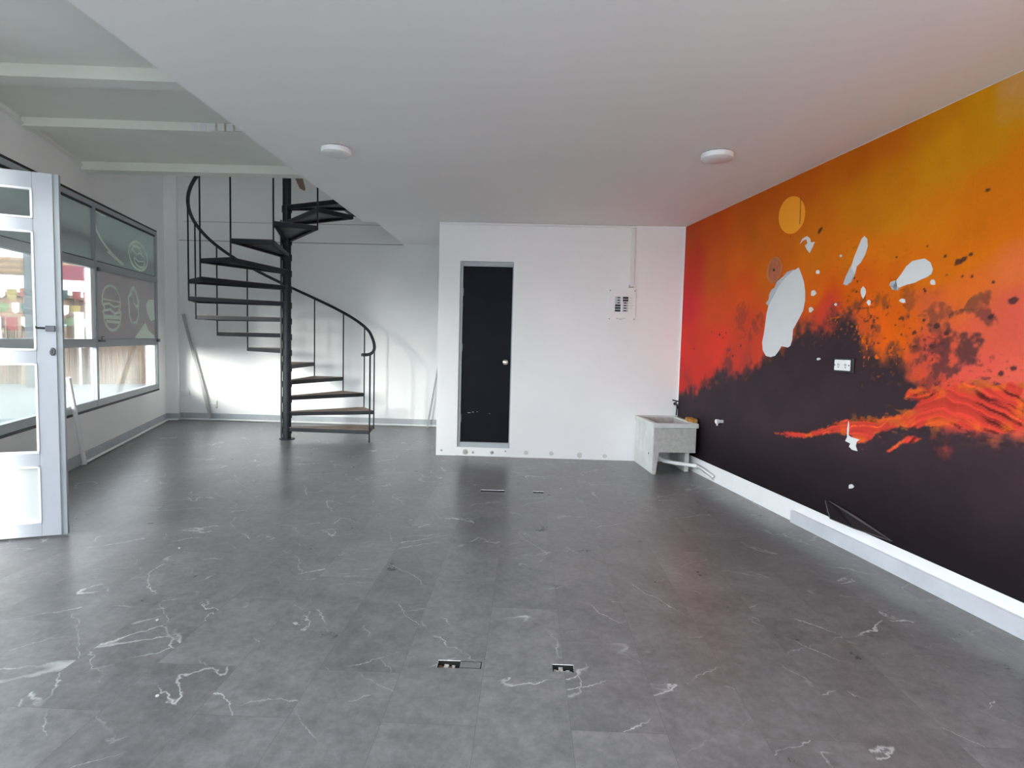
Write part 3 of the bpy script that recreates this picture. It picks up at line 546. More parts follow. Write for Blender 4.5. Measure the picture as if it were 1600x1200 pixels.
def inpoly(U, Z, poly):
    ins = np.zeros(U.shape, bool); n = len(poly)
    for i in range(n):
        x0, z0 = poly[i]; x1, z1 = poly[(i+1) % n]
        if z0 == z1: continue
        c_ = ((z0 > Z) != (z1 > Z)) & (U < (x1-x0)*(Z-z0)/(z1-z0)+x0); ins ^= c_
    return ins
def pdist(U, Z, poly):
    d = np.full(U.shape, 9.0); n = len(poly)
    for i in range(n):
        x0, z0 = poly[i]; x1, z1 = poly[(i+1) % n]; dx, dz = x1-x0, z1-z0; l2 = dx*dx+dz*dz+1e-9
        t = np.clip(((U-x0)*dx+(Z-z0)*dz)/l2, 0, 1); d = np.minimum(d, np.hypot(U-x0-t*dx, Z-z0-t*dz))
    return d
def lin(c):
    c = np.asarray(c)/255.0
    return np.where(c <= 0.04045, c/12.92, ((c+0.055)/1.055)**2.4)
MURAL_GAIN = 1.42
def build_mural():
    U0, U1, Z0, Z1 = 0.004, 5.2, 0.165, ZC-0.006
    NU, NZ = 830, 432
    u = np.linspace(U0, U1, NU); z = np.linspace(Z0, Z1, NZ); U, Z = np.meshgrid(u, z)
    # broad colour washes of the print
    num = np.zeros(U.shape+(3,)); den = np.zeros(U.shape)
    wu = (fbm(U.shape, 6, 4, 1, (2, 1))-0.5)*0.25; wz = (fbm(U.shape, 6, 4, 2, (2, 1))-0.5)*0.25
    for a, c_, r_, g_, bl in SAMP:
        d2 = (U+wu-a)**2+(Z+wz-c_)**2+0.004; k = 1/d2**2
        num += k[..., None]*np.array([r_, g_, bl]); den += k
    col = num/den[..., None]
    n1 = fbm(U.shape, 14, 6, 3, (2, 1)); n2 = fbm(U.shape, 40, 5, 4, (2, 1)); n3 = fbm(U.shape, 90, 3, 5, (2, 1)); n4 = fbm(U.shape, 7, 5, 8, (2, 1))
    col *= (1+(n4-0.5)*0.10+(n1-0.5)*0.06)[..., None]
    # pale cloudy streaks, upper right
    cl = sstep(0.55, 0.75, fbm(U.shape, 5, 4, 9, (2.4, 1)))*sstep(2.0, 2.5, Z)*sstep(2.6, 3.6, U)
    col = col*(1-0.35*cl[..., None])+np.array([185, 135, 95])*0.35*cl[..., None]
    # scorched dark field
    bd = np.array(POLY['bound']); bz = np.interp(u, bd[:, 0], bd[:, 1])
    m = (bz[None, :]-Z)+(n1-0.5)*0.26+(n2-0.5)*0.20
    dark = sstep(-0.03, 0.13, m)
    wash = sstep(-0.30, 0.05, m)*0.32*sstep(0.35, 0.65, n1)
    for a, c_, r_, w_ in BLOTS:
        g = np.exp(-((U-a)**2+(Z-c_)**2)/(2*(r_*0.8)**2)); dark = np.maximum(dark, 0.70*w_*sstep(0.25, 0.95, g+(n1-0.5)*2.2+(n2-0.5)*2.0+(n3-0.5)*1.2)*(g > 0.02))
    col = col*(1-wash[..., None])+np.array([95, 45, 48])*wash[..., None]
    dk = np.array([44, 34, 38])*(1-sstep(0.2, 1.0, 1.05-Z)[..., None])+np.array([20, 15, 18])*sstep(0.2, 1.0, 1.05-Z)[..., None]
    dk = dk*(1+(n1-0.5)[..., None]*0.3)
    col = col*(1-dark[..., None])+dk*dark[..., None]
    # ember specks
    n6 = fbm(U.shape, 110, 3, 16, (1.6, 1.3)); sp_ = sstep(0.60, 0.66, n6*0.6+n1*0.4)*np.exp(-(m+0.05)**2/0.09)*sstep(2.5, 3.0, U)
    col = col*(1-0.7*sp_[..., None])+np.array([45, 28, 28])*0.7*sp_[..., None]
    n5 = fbm(U.shape, 150, 3, 15, (1.6, 1)); em = sstep(0.60, 0.68, n5*0.6+n2*0.4+0.02)*np.exp(-(m-0.10)**2/0.01)*sstep(2.2, 2.9, U)*sstep(3.6, 3.0, U)
    col = col*(1-0.8*em[..., None])+np.array([225, 105, 30])*0.8*em[..., None]
    # the lava flow
    for key, edge in (('lava', 0.035), ('lava2', 0.014)):
        P_ = POLY[key]; ins = inpoly(U+(n2-0.5)*0.03, Z+(n2-0.5)*0.03, P_); d = pdist(U, Z, P_)
        sd = np.where(ins, d, -d)
        a = sstep(-0.008, 0.010, sd+(n3-0.5)*0.03)
        pu = np.array([1.97, 2.3, 2.6, 2.85, 3.1, 3.3, 3.45, 3.6, 3.8, 4.1, 4.6]); pz = np.array([0.665, 0.70, 0.75, 0.80, 0.86, 0.93, 1.02, 1.08, 1.02, 0.93, 0.90])
        wz_ = Z-np.interp(U, pu, pz)[:]+(fbm(U.shape, 6, 4, 12, (2.5, 1))-0.5)*0.20
        def streak(rows, cols, sd_):
            tex = fbm((1400, NU), 8, 5, sd_, (cols, rows)); ii = np.clip(((wz_+0.7)/1.4*1400).astype(int), 0, 1399)
            return tex[ii, np.arange(NU)[None, :].repeat(NZ, 0)]
        s1 = streak(16, 1.2, 31); s2 = streak(9, 0.8, 32)
        lc = np.array([172, 62, 54])[None, None]*(0.72+0.5*s1[..., None])
        lc = lc*(1-0.55*sstep(0.56, 0.66, s2)[..., None]*sstep(0.40, 0.60, n1)[..., None])
        lc = lc+np.array([30, 36, 4])*(sstep(0.58, 0.68, s1)*sstep(0.45, 0.62, n4))[..., None]
        rim = np.exp(-((sd-0.012)/edge)**2)*sstep(0.45, 0.6, n2)
        lc = lc*(1-0.5*rim[..., None])+np.array([190, 105, 45])*0.5*rim[..., None]
        col = col*(1-a[..., None])+lc*a[..., None]
    # ochre dashes below and beside the flow
    db = pdist(U, Z, POLY['lava']); dash = sstep(0.62, 0.68, fbm(U.shape, 60, 3, 21, (1.2, 1.6)))*np.exp(-(db/0.05)**2)*sstep(2.6, 3.0, U)
    col = col*(1-0.6*dash[..., None])+np.array([150, 85, 45])*0.6*dash[..., None]
    for a, c_, r_ in SPOTS:
        g = np.hypot(U-a, (Z-c_)*1.25)+(n3-0.5)*r_*1.3; k = sstep(r_, r_*0.5, g)
        col = col*(1-0.8*k[..., None])+np.array([48, 30, 32])*0.8*k[..., None]
    for a in (1.02, 2.35, 3.68): # print joints
        k = np.exp(-((U-a)/0.004)**2)*0.25; col = col*(1-k[..., None])+col*1.12*k[..., None]
    c4 = np.ones((NZ*NU, 4), np.float32); L_ = lin(np.clip(col.reshape(-1, 3), 0, 255)); g_ = L_.mean(1, keepdims=True); c4[:, :3] = np.clip((g_+(L_-g_)*1.12)*MURAL_GAIN, 0.002, 0.95)
    co = np.zeros((NZ*NU, 3), np.float32); co[:, 0] = U.ravel(); co[:, 2] = Z.ravel(); co[:, 1] = -0.0045
    idx = np.arange(NZ*NU).reshape(NZ, NU)
    q = np.stack([idx[:-1, :-1], idx[:-1, 1:], idx[1:, 1:], idx[1:, :-1]], -1).reshape(-1, 4)
    # a thin rim closes the sheet towards the wall
    border = np.concatenate([idx[0, :], idx[1:, -1], idx[-1, -2::-1], idx[-2:0:-1, 0]]); nb = len(border)
    back = co[border].copy(); back[:, 1] = 0.0; base = NZ*NU
    rim = np.stack([border, np.arange(nb)+base, (np.arange(nb)+1) % nb+base, np.roll(border, -1)], -1)
    allco = np.concatenate([co, back]); allq = np.concatenate([q, rim]); allc = np.concatenate([c4, c4[border]])
    me = bpy.data.meshes.new('wall_mural')
    me.vertices.add(len(allco)); me.vertices.foreach_set('co', allco.ravel())
    me.loops.add(allq.size); me.loops.foreach_set('vertex_index', allq.ravel().astype(np.int32))
    me.polygons.add(len(allq)); me.polygons.foreach_set('loop_start', np.arange(0, allq.size, 4, dtype=np.int32))
    me.update(calc_edges=True); me.validate()
    at = me.color_attributes.new('print', 'FLOAT_COLOR', 'POINT'); at.data.foreach_set('color', allc.ravel())
    mm = bpy.data.materials.new('printed_mural'); mm.use_nodes = True; t = mm.node_tree; b_ = t.nodes['Principled BSDF']
    vc = t.nodes.new('ShaderNodeVertexColor'); vc.layer_name = 'print'
    tcn = t.nodes.new('ShaderNodeTexCoord'); nn = t.nodes.new('ShaderNodeTexNoise'); nn.inputs['Scale'].default_value = 70; nn.inputs['Detail'].default_value = 5
    mr = t.nodes.new('ShaderNodeMapRange'); mr.inputs['To Min'].default_value = 0.93; mr.inputs['To Max'].default_value = 1.07
    sc_ = t.nodes.new('ShaderNodeVectorMath'); sc_.operation = 'SCALE'
    t.links.new(tcn.outputs['Object'], nn.inputs['Vector']); t.links.new(nn.outputs['Fac'], mr.inputs['Value']); t.links.new(vc.outputs[0], sc_.inputs[0]); t.links.new(mr.outputs[0], sc_.inputs['Scale'])
    t.links.new(sc_.outputs[0], b_.inputs['Base Color']); b_.inputs['Roughness'].default_value = 0.55; b_.inputs['Specular IOR Level'].default_value = 0.12
    me.materials.append(mm)
    o = bpy.data.objects.new('wall_mural', me); COL.objects.link(o); o.location = RO; o.rotation_euler = (0, 0, RR)
    tag(o, 'large orange, red and black volcanic mural print covering the right wall', 'mural')
    return o
mural = build_mural()
for key, P_ in POLY.items():
    if key[0] == 'p' or (key[0] == 's' and key[1:].isdigit()):
        b = MB(); b.prism_xz([tuple(p) for p in P_], -0.0075, -0.0046)
        if key in ('p_big', 'p_shell', 'p_long'):      # curled lips of torn paper on the left edge
            lip = {'p_big': LIPBIG,
                   'p_shell': [P_[i % len(P_)] for i in (0, 1, 2, 17, 16, 15)], 'p_long': [P_[i % len(P_)] for i in (6, 7, 8, 9, 10, 11)]}[key]
            b.prism_xz([tuple(p) for p in lip], -0.013, -0.0076, 1)
        b.build('torn_patch', ['paper', 'leaf'], mural, label='torn patch showing white backing')
b = MB(); b.prism_xz([tuple(p) for p in POLY['disc']], -0.0070, -0.0046)
dsc = b.build('sun_disc', 'disc', mural, label='bright orange round patch with a thin dark line')
b = MB(); b.prism_xz([(2.153, 2.567), (2.161, 2.567), (2.169, 2.361), (2.161, 2.361)], -0.0076, -0.0071); b.build('seam_line', 'rust', dsc)
# lifted flap of the print at the bottom edge
F_ = POLY['flap']; b = MB()
tip = (F_[1][0]+0.01, -0.045, F_[1][1]); lo1 = (F_[2][0], -0.030, F_[2][1]+0.004); lo0 = (F_[0][0], -0.006, F_[0][1]); far = (F_[4][0], -0.006, F_[4][1]+0.01); mid = (F_[3][0], -0.026, F_[3][1]+0.006)
t2 = (F_[1][0]+0.03, -0.006, F_[1][1]+0.01)
b.add([lo0, tip, lo1, t2, mid, far], [(0, 1, 2), (1, 3, 4), (1, 4, 2), (3, 5, 4)], 0)
b.tube([tip, lo1], 0.004, 6, mi=1); b.tube([lo1, mid, far], 0.0035, 6, mi=1); b.tube([(tip[0]+0.02, -0.03, tip[2]), ((tip[0]+far[0])/2, -0.028, (tip[2]+far[2])/2+0.012), far], [0.003, 0.009, 0.002], 6, mi=1)
b.build('peeled_flap', ['vinyl', 'vinyl_edge'], mural, label='black flap of the print curling off the wall')

# concentric round cover printed over, double socket, tap stub
cov = thing('junction_box_cover', 'round painted cover with concentric rings on the mural, left of the big torn patch', 'cover', Rp(1.85, -0.005, 2.038), RR)
b = MB(); b.lathe([(0.112, 0.0), (0.112, -0.006), (0.104, -0.010), (0.096, -0.004)], n=36, axis='y'); M['cov'] = mat('orange_cover_paint', (0.50, 0.15, 0.035, 1), 0.5, var=0.2, scale=8); M['cov2'] = mat('red_brown_cover_paint', (0.47, 0.125, 0.045, 1), 0.5, var=0.3, scale=12)
b.build('cover_rim', 'cov', cov, smooth=True)
b = MB(); b.lathe([(0.096, -0.001), (0.090, -0.004), (0.060, -0.005), (0.050, -0.009), (0.030, -0.006), (0.016, -0.010)], n=36, axis='y'); b.build('cover_plate', 'cov2', cov, smooth=True)
b = MB(); b.lathe([(0.011, -0.008), (0.011, -0.013), (0.006, -0.013)], (0.004, 0, 0), 16, 'y'); b.build('cover_screw', 'dark', cov)

sk = thing('double_socket', 'white double power socket hanging loose on the dark part of the mural', 'socket', Rp(2.775, -0.006, 1.265), RR)
b = MB(); b.box(-0.095, 0.100, -0.012, 0.0, -0.052, 0.050); b.build('back_box', 'black', sk, bevel=0.003)
b = MB(); b.box(-0.080, 0.078, -0.022, -0.0125, -0.038, 0.038); fp = b.build('face_plate', 'pvc', sk, bevel=0.005)
b = MB()
for cx in (-0.035, 0.035):
    b = MB(); b.box(cx-0.008, cx-0.005, -0.0235, -0.0221, -0.006, 0.012); b.box(cx+0.005, cx+0.008, -0.0235, -0.0221, -0.006, 0.010); b.lathe([(0.004, -0.0221), (0.004, -0.0235)], (cx, 0, -0.015), 10, 'y')
    b.build('socket_slots', 'dark', fp)
for sx in (-0.071, 0.070):
    b = MB(); b.lathe([(0.005, -0.0221), (0.005, -0.0245), (0.003, -0.025)], (sx, 0, 0), 12, 'y'); b.build('screw', 'lock', fp)
st = thing('pipe_stub', 'short white capped pipe stub sticking out of the mural near the sink', 'pipe', Rp(1.09, -0.005, 0.64), RR)
b = MB(); b.tube([(0, 0, 0), (0, -0.05, 0)], 0.017, 16); b.build('stub', 'pvc', st)
b = MB(); b.tube([(0, -0.045, 0), (0, -0.075, 0)], 0.022, 16); b.box(0.012, 0.022, -0.075, -0.06, -0.04, -0.01); b.build('cap', 'pvc', st, bevel=0.002)

# ------------------------------------------------------------------ spiral staircase
SCX, SCY, SR, SA, SDA, SH, SZ = -3.210, 7.670, 1.137, -0.069, 0.42108, 0.20916, -0.0463
stair = thing('spiral_staircase', 'black steel spiral staircase with brown treads in front of the back wall', 'staircase', (SCX, SCY, 0))
PR = 0.054
b = MB(); b.tube([(0, 0, 0.012), (0, 0, 4.6)], PR, 24); b.build('center_post', 'steel', stair, smooth=True)
b = MB(); b.lathe([(0.10, 0.0), (0.10, 0.012)], n=24); b.build('base_plate', 'steel', stair)
def P2(a, r_): return (r_*math.cos(a), r_*math.sin(a))
NT = 15
for k in range(NT):
    a0 = SA+k*SDA; a1 = a0+SDA; zt_ = SZ+(k+1)*SH; th = 0.052
    f0, f1 = P2(a0, SR), P2(a1, SR); am = (a0+a1)/2
    i0, i1 = P2(a0-0.9, PR-0.006), P2(a1+0.9, PR-0.006)
    if k == 14: f1 = P2(a0+SDA*1.0, SR)
    def off(p, q, d):   # inward offset of edge p->q (counter-clockwise outline)
        dx, dy = q[0]-p[0], q[1]-p[1]; l = math.hypot(dx, dy); return (-dy/l*d, dx/l*d)
    b = MB()
    for p, q in ((i0, f0), (f0, f1), (f1, i1)):
        o_ = off(p, q, 0.006); b.hexa([(p[0], p[1], zt_-th), (q[0], q[1], zt_-th), (q[0]+o_[0], q[1]+o_[1], zt_-th), (p[0]+o_[0], p[1]+o_[1], zt_-th)],
                                     [(p[0], p[1], zt_), (q[0], q[1], zt_), (q[0]+o_[0], q[1]+o_[1], zt_), (p[0]+o_[0], p[1]+o_[1], zt_)])
        o2 = off(p, q, 0.035); b.hexa([(p[0], p[1], zt_-th), (q[0], q[1], zt_-th), (q[0]+o2[0], q[1]+o2[1], zt_-th), (p[0]+o2[0], p[1]+o2[1], zt_-th)],
                                     [(p[0], p[1], zt_-th+0.006), (q[0], q[1], zt_-th+0.006), (q[0]+o2[0], q[1]+o2[1], zt_-th+0.006), (p[0]+o2[0], p[1]+o2[1], zt_-th+0.006)])
    fr = b.build('tread_frame', 'steel', stair)
    sh = 0.985; cen = P2(am, 0.55)
    shr = lambda p: (cen[0]+(p[0]-cen[0])*sh, cen[1]+(p[1]-cen[1])*sh)
    b = MB(); b.prism([shr(i0), shr(f0), shr(f1), shr(i1)], zt_-0.012, zt_+0.004); tb = b.build('tread_board', 'wood', stair)
    b = MB(); b.prism([shr(i0), shr(f0), shr(f1), shr(i1)], zt_-0.018, zt_-0.0125); b.build('tread_underside', 'steel2', tb)
    b = MB(); b.tube([(0, 0, zt_-0.085), (0, 0, zt_-0.005)], PR+0.010, 24); b.build('collar', 'steel', stair, smooth=True)
# slim side rail welded along the post
b = MB(); b.box(-0.066, -0.050, -0.058, -0.030, 0.01, 2.9); b.build('post_strap', 'steel2', stair)
# handrail: helix 1.19 above the treads, dropping and curling at the foot
pts = []
N_ = 130
for i in range(N_+1):
    t = -0.30+15.6*i/N_; a = SA+t*SDA
    z_ = SZ+t*SH+1.185
    if t < 1.6: z_ = 1.168+0.062*max(0, t)+(max(0, t)/1.6)**2*0.206
    rr_ = SR if t > 0.6 else SR-0.05*(0.6-t)**2
    pts.append((rr_*math.cos(a), rr_*math.sin(a), z_))
b = MB(); b.tube(pts, 0.021, 12); b.build('handrail', 'steel', stair, smooth=True)
def railz(t):
    return SZ+t*SH+1.185 if t >= 1.6 else 1.168+0.062*max(0, t)+(max(0, t)/1.6)**2*0.206
for k in range(0, 16):
    a = SA+k*SDA; x, y = P2(a, SR+0.004)
    zlo = 0.0 if k == 0 else SZ+k*SH-0.05
    b = MB(); b.tube([(x, y, zlo), (x, y, railz(k)-0.005)], 0.0095, 10); b.build('baluster', 'steel', stair, smooth=True)
# twin baluster at the foot, carrying the curl
a = SA+0.12*SDA; x, y = P2(a, SR-0.01); b = MB(); b.tube([(x, y, SZ+SH-0.03), (x, y, 1.165)], 0.0095, 10); b.build('baluster', 'steel', stair, smooth=True)
# landing at the mezzanine edge
zl = SZ+15.9*SH; lo_ = [(0.56, 0.15), (MX-SCX-0.004, 0.15), (MX-SCX-0.004, 1.0), (0.56, 1.0)]
b = MB(); b.prism(lo_, zl-0.10, zl-0.075); b.build('landing_frame', 'steel', stair)
b = MB(); b.prism(lo_, zl-0.075, zl); b.build('landing_board', 'wood', stair)
# brown board seen up the stairwell
b = MB(); b.prism_xz([(-0.10, 0.0), (0.02, -0.10), (0.13, -0.33), (0.19, -0.36), (0.205, -0.33), (0.17, -0.20), (0.15, 0.0), (0.16, 1.6), (-0.10, 1.6)], 0, 0.02)
tag(b.build('plywood_offcut', 'wood', loc=(-3.40, 8.25, 3.80)), 'dark brown board hanging up in the stairwell beside the top of the post', 'board')

# ------------------------------------------------------------------ laundry sink in the corner
sink = thing('laundry_sink', 'small off-white concrete laundry sink on side panels, in the corner below the mural', 'sink', (1.375, 6.165, 0), math.atan2(0.045, 0.49))
SW, SD, SZT = 0.480, 0.685, 0.556
b = MB()
b.box(0.0, 0.035, 0.02, SD, 0, 0.505)                                    # left panel
b.build('side_panel', 'concrete', sink, bevel=0.004)
b = MB(); b.prism_xz([(0.405, 0.0), (0.455, 0.0), (0.465, 0.505), (0.43, 0.505), (0.41, 0.23)], 0.16, SD-0.05); b.build('side_panel', 'concrete', sink, bevel=0.006)
b = MB(); b.prism_xz([(0.0, 0.0), (0.035, 0.0), (0.062, 0.238), (0.462, 0.238), (0.462, 0.505), (0.0, 0.505)], 0.0, 0.03); b.build('front_panel', 'basin', sink, bevel=0.004)
b = MB()   # rim and hollow basin
x0, x1, yy0, yy1 = -0.018, SW, -0.018, SD
b.box(x0, x1, yy0, 0.03, 0.505, SZT); b.box(x0, x1, yy1-0.05, yy1, 0.505, SZT); b.box(x0, 0.032, 0.03, yy1-0.05, 0.505, SZT); b.box(x1-0.05, x1, 0.03, yy1-0.05, 0.505, SZT)
b.build('rim', 'concrete', sink, bevel=0.006)
b = MB(); xi0, xi1, yi0, yi1 = 0.032, x1-0.05, 0.03, yy1-0.05
top = [(xi0, yi0, 0.54), (xi1, yi0, 0.54), (xi1, yi1, 0.54), (xi0, yi1, 0.54)]; bot = [(xi0+.04, yi0+.05, 0.27), (xi1-.04, yi0+.05, 0.27), (xi1-.04, yi1-.05, 0.30), (xi0+.04, yi1-.05, 0.30)]
b.add(top+bot, [(0, 4, 5, 1), (1, 5, 6, 2), (2, 6, 7, 3), (3, 7, 4, 0), (7, 6, 5, 4)]); b.build('basin', 'basin', sink)
b = MB(); b.tube([(0.10, 0.25, 0.27), (0.10, 0.25, 0.19)], 0.035, 16); b.build('drain_fitting', 'rust', sink)
b = MB(); b.lathe([(0.010, 0.0), (0.012, -0.002)], (0.0, 0.16, 0.20), 8, 'x'); b.build('bolt_hole', 'dark', sink)
skm = Matrix.Translation((1.375, 6.165, 0)) @ Matrix.Rotation(math.atan2(0.045, 0.49), 4, 'Z'); ski = skm.inverted()
pp = [tuple(ski @ Vector(p)) for p in [(1.475, 6.42, 0.20), (1.475, 6.38, 0.150), (1.52, 6.30, 0.125), (1.62, 6.27, 0.113), (1.75, 6.235, 0.105), (1.850, 6.20, 0.100), (1.872, 6.12, 0.098), (1.900, 5.99, 0.080), (1.915, 5.86, 0.068)]]
b = MB(); b.tube(pp[:6], 0.021, 14); b.build('drain_pipe', 'pvc', sink, smooth=True, label='white plastic drain pipe')
b = MB(); b.tube([tuple(Vector(pp[4])*0.35+Vector(pp[5])*0.65), pp[5]], 0.026, 14); b.build('pipe_coupling', 'pvc', sink, smooth=True)
b = MB(); b.tube(pp[5:], 0.013, 10); b.build('pipe_run', 'trim', sink, smooth=True)
b = MB(); b.tube([tuple(ski @ Vector(p)) for p in [(1.868, 6.17, 0.070), (1.895, 6.02, 0.045), (1.915, 5.90, 0.030)]], 0.009, 8); b.build('pipe_run', 'trim', sink, smooth=True)
tap = thing('wall_tap', 'small dark metal tap on the wall above the laundry sink', 'tap', (1.765, FY, 0.70))
b = MB(); b.lathe([(0.020, 0.0), (0.020, -0.006), (0.010, -0.008)], n=16, axis='y'); b.tube([(0, 0, 0), (0, -0.06, 0), (0.0, -0.10, -0.01), (0.0, -0.115, -0.045)], 0.010, 10); b.build('tap_body', 'black', tap, smooth=True)
b = MB(); b.tube([(0, -0.055, 0.0), (0, -0.055, 0.035)], 0.006, 8); b.tube([(-0.045, -0.055, 0.048), (0.035, -0.055, 0.032)], 0.008, 8); b.build('tap_handle', 'black', tap)
b = MB(); b.tube([(0.018, -0.012, 0.0), (0.022, -0.014, -0.05), (0.016, -0.016, -0.135)], 0.008, 8); b.build('supply_pipe', 'black', tap)
b = MB()
random.seed(5)
for i in range(7):
    b.box(1.80+random.uniform(-.01, .04)-0.02, 1.85+random.uniform(-.01, .02), 6.27+i*0.03, 6.31+i*0.03, 0.557, 0.575+random.uniform(0, 0.022))
tag(b.build('putty_lump', 'ochre', bevel=0.006), 'ragged ochre and black lump of putty on the rear right rim of the sink', 'putty')

# ------------------------------------------------------------------ breaker panel and trunking
bp_ = thing('breaker_panel', 'white electrical breaker panel with two columns of dark switches on the washroom wall', 'electrical panel', (1.095, FY, 1.847))
b = MB(); b.box(-0.160, 0.160, -0.012, 0.0, -0.183, 0.183); pl = b.build('cover_plate', 'wall', bp_, bevel=0.003)
for sx in (-0.145, 0.145):
    for sz in (-0.165, 0.165):
        b = MB(); b.lathe([(0.006, -0.012), (0.006, -0.015), (0.003, -0.016)], (sx, 0, sz), 10, 'y'); b.build('screw', 'lock', pl)
for i in range(6):
    z_ = 0.082-i*0.030
    b = MB(); b.box(-0.082, -0.018, -0.020, -0.0122, z_-0.012, z_+0.012); b.build('breaker', 'skirt2' if i in (0, 1, 2) else 'black', bp_)
    b = MB(); b.box(0.006, 0.070, -0.020, -0.0122, z_-0.012, z_+0.012); b.build('breaker', 'black' if i < 2 else 'skirt2', bp_)
    b = MB(); b.box(-0.056 if i < 3 else -0.05, -0.030, -0.026, -0.0201, z_-0.006, z_+0.006); b.build('toggle', 'black', bp_)
    b = MB(); b.box(0.018, 0.050, -0.026, -0.0201, z_-0.006, z_+0.006); b.build('toggle', 'black', bp_)
for i in range(5):
    b = MB(); b.box(0.078, 0.078+(0.045 if i != 3 else 0.055), -0.0128, -0.0121, 0.080-i*0.030, 0.084-i*0.030)
    b.build('pencil_note', 'skirt2', bp_)
b = MB()
for i, (x, z_, w_) in enumerate(((-0.06, -0.165, 0.02), (-0.03, -0.172, 0.03), (0.005, -0.165, 0.018), (0.03, -0.16, 0.012))): b.box(x, x+w_, -0.0128, -0.0121, z_, z_+0.010)
b.build('paint_scuff', 'smoke', bp_)
dct = thing('cable_trunking', 'white cable trunking along the ceiling line and down to the breaker panel', 'trunking', (1.20, FY, 0))
b = MB(); b.box(-0.022, 0.022, -0.019, -0.001, 2.062, ZC-0.032); b.build('vertical_run', 'pvc', dct, bevel=0.002)
b = MB(); b.box(-2.262, 0.022, -0.019, -0.001, ZC-0.030, ZC-0.004); b.build('horizontal_run', 'pvc', dct, bevel=0.002)
b = MB(); b.box(-0.032, -0.022, -0.018, 0, 2.050, 2.085); b.box(-0.032, 0.022, -0.018, 0, 2.048, 2.060); b.build('end_clip', 'smoke', dct)

# ------------------------------------------------------------------ round ceiling lights (switched off)
def ceil_lamp(x, y, z, r_, label):
    t = thing('ceiling_light', label, 'ceiling light', (x, y, z), 0, 'round white ceiling lights')
    b = MB(); b.lathe([(r_*0.96, 0.0), (r_*0.96, -0.004)], n=40); b.build('mounting_ring', 'dark', t)
    b = MB(); b.lathe([(r_, -0.0045), (r_, -0.036), (r_*0.97, -0.040)], n=40); b.build('housing', 'lamprim', t, smooth=True)
    b = MB(); b.lathe([(r_*0.93, -0.0405), (r_*0.90, -0.044), (r_*0.5, -0.052), (r_*0.05, -0.054)], n=40); b.build('diffuser', 'lamp', t, smooth=True)
    return t
ceil_lamp(-1.455, 4.36, ZC, 0.108, 'round white ceiling light nearest the staircase, on the left half of the ceiling')
ceil_lamp(1.335, 4.33, ZC, 0.112, 'round white ceiling light near the orange mural wall')
ceil_lamp(-1.43, 7.09, 2.885, 0.108, 'round white ceiling light half hidden beyond the ceiling step, left of the washroom')

# ------------------------------------------------------------------ plastic strips and loose battens on the left and back walls
s_ = [Lp(-0.055, -0.03)[:2], Lp(3.42, -0.03)[:2], (-5.57, 9.055), (-5.575, 9.17), (-4.9, 9.178), (-1.075, 9.178)]
b = MB()
for p, q in zip(s_[:-1], s_[1:]):
    b.tube([(p[0], p[1], 0.017), (q[0], q[1], 0.017)], 0.0165, 8)
tag(b.build('floor_trunking', 'pvc', smooth=True), 'white plastic strip lying on the floor along the left and back skirting', 'trunking')
b = MB(); b.tube([Lp(-0.075, -0.062, 0.02), Lp(-0.33, -0.03, 0.92)], 0.021, 12)
tag(b.build('leaning_pipe', 'pvc', smooth=True), 'white plastic pipe leaning on the window wall beside the open door leaf', 'pipe')
def batten(name, a_, c_, w_, m_, label):
    b = MB(); a_, c_ = Vector(a_), Vector(c_); d = (c_-a_).normalized(); sx = Vector((0, -1, 0)).cross(d).normalized()*w_/2; sy = Vector((0, -0.008, 0))
    b.hexa([a_-sx, a_+sx, a_+sx+sy, a_-sx+sy], [c_-sx, c_+sx, c_+sx+sy, c_-sx+sy]); b.tube([a_+sy*1.2-sx*0.2, c_+sy*1.2-sx*0.2], 0.006, 6)
    return tag(b.build(name, m_), label, 'batten')
batten('leaning_batten', (-5.06, 9.135, 0.036), (-5.52, 9.18, 1.70), 0.05, 'batten', 'thin grey batten leaning in the back left corner')
batten('leaning_batten', (-1.55, 9.06, 0.003), (-1.395, 9.18, 1.05), 0.028, 'batten', 'thin grey batten leaning where the back wall meets the washroom side')
jb = thing('wall_socket_box', 'small white surface socket low on the back left corner', 'socket', (-5.50, 9.204, 0.43))
b = MB(); b.box(-0.055, 0.055, -0.035, 0, -0.042, 0.042); b.build('box', 'pvc', jb, bevel=0.004)
b = MB(); b.box(-0.04, 0.04, -0.040, -0.0355, -0.03, 0.03); b.build('socket_face', 'trim', jb, bevel=0.002)
jb = thing('blank_box', 'small white box with a short upright cable on the back wall by the leaning batten', 'socket', (-5.07, 9.21, 0.235))
b = MB(); b.box(-0.075, 0.055, -0.02, 0, -0.028, 0.028); b.build('box', 'pvc', jb, bevel=0.003)
b = MB(); b.tube([(0.075, -0.01, -0.03), (0.075, -0.01, 0.09)], 0.006, 8); b.tube([(0.05, -0.01, -0.028), (0.075, -0.01, -0.03)], 0.006, 8); b.build('cable', 'smoke', jb)
b = MB(); b.box(-0.04, 0.04, -0.008, 0, -0.03, 0.03)
tag(b.build('wall_blank_plate', 'wall', loc=(-4.02, BY, 0.27), bevel=0.002), 'white blank plate low on the back wall left of the stair post', 'plate')
b = MB(); b.tube([Lp(-3.3, -0.012, 3.045), Lp(0.44, -0.012, 3.085)], 0.011, 10)
tag(b.build('wall_conduit', 'pvc', smooth=True), 'thin white conduit running high along the window wall', 'conduit')

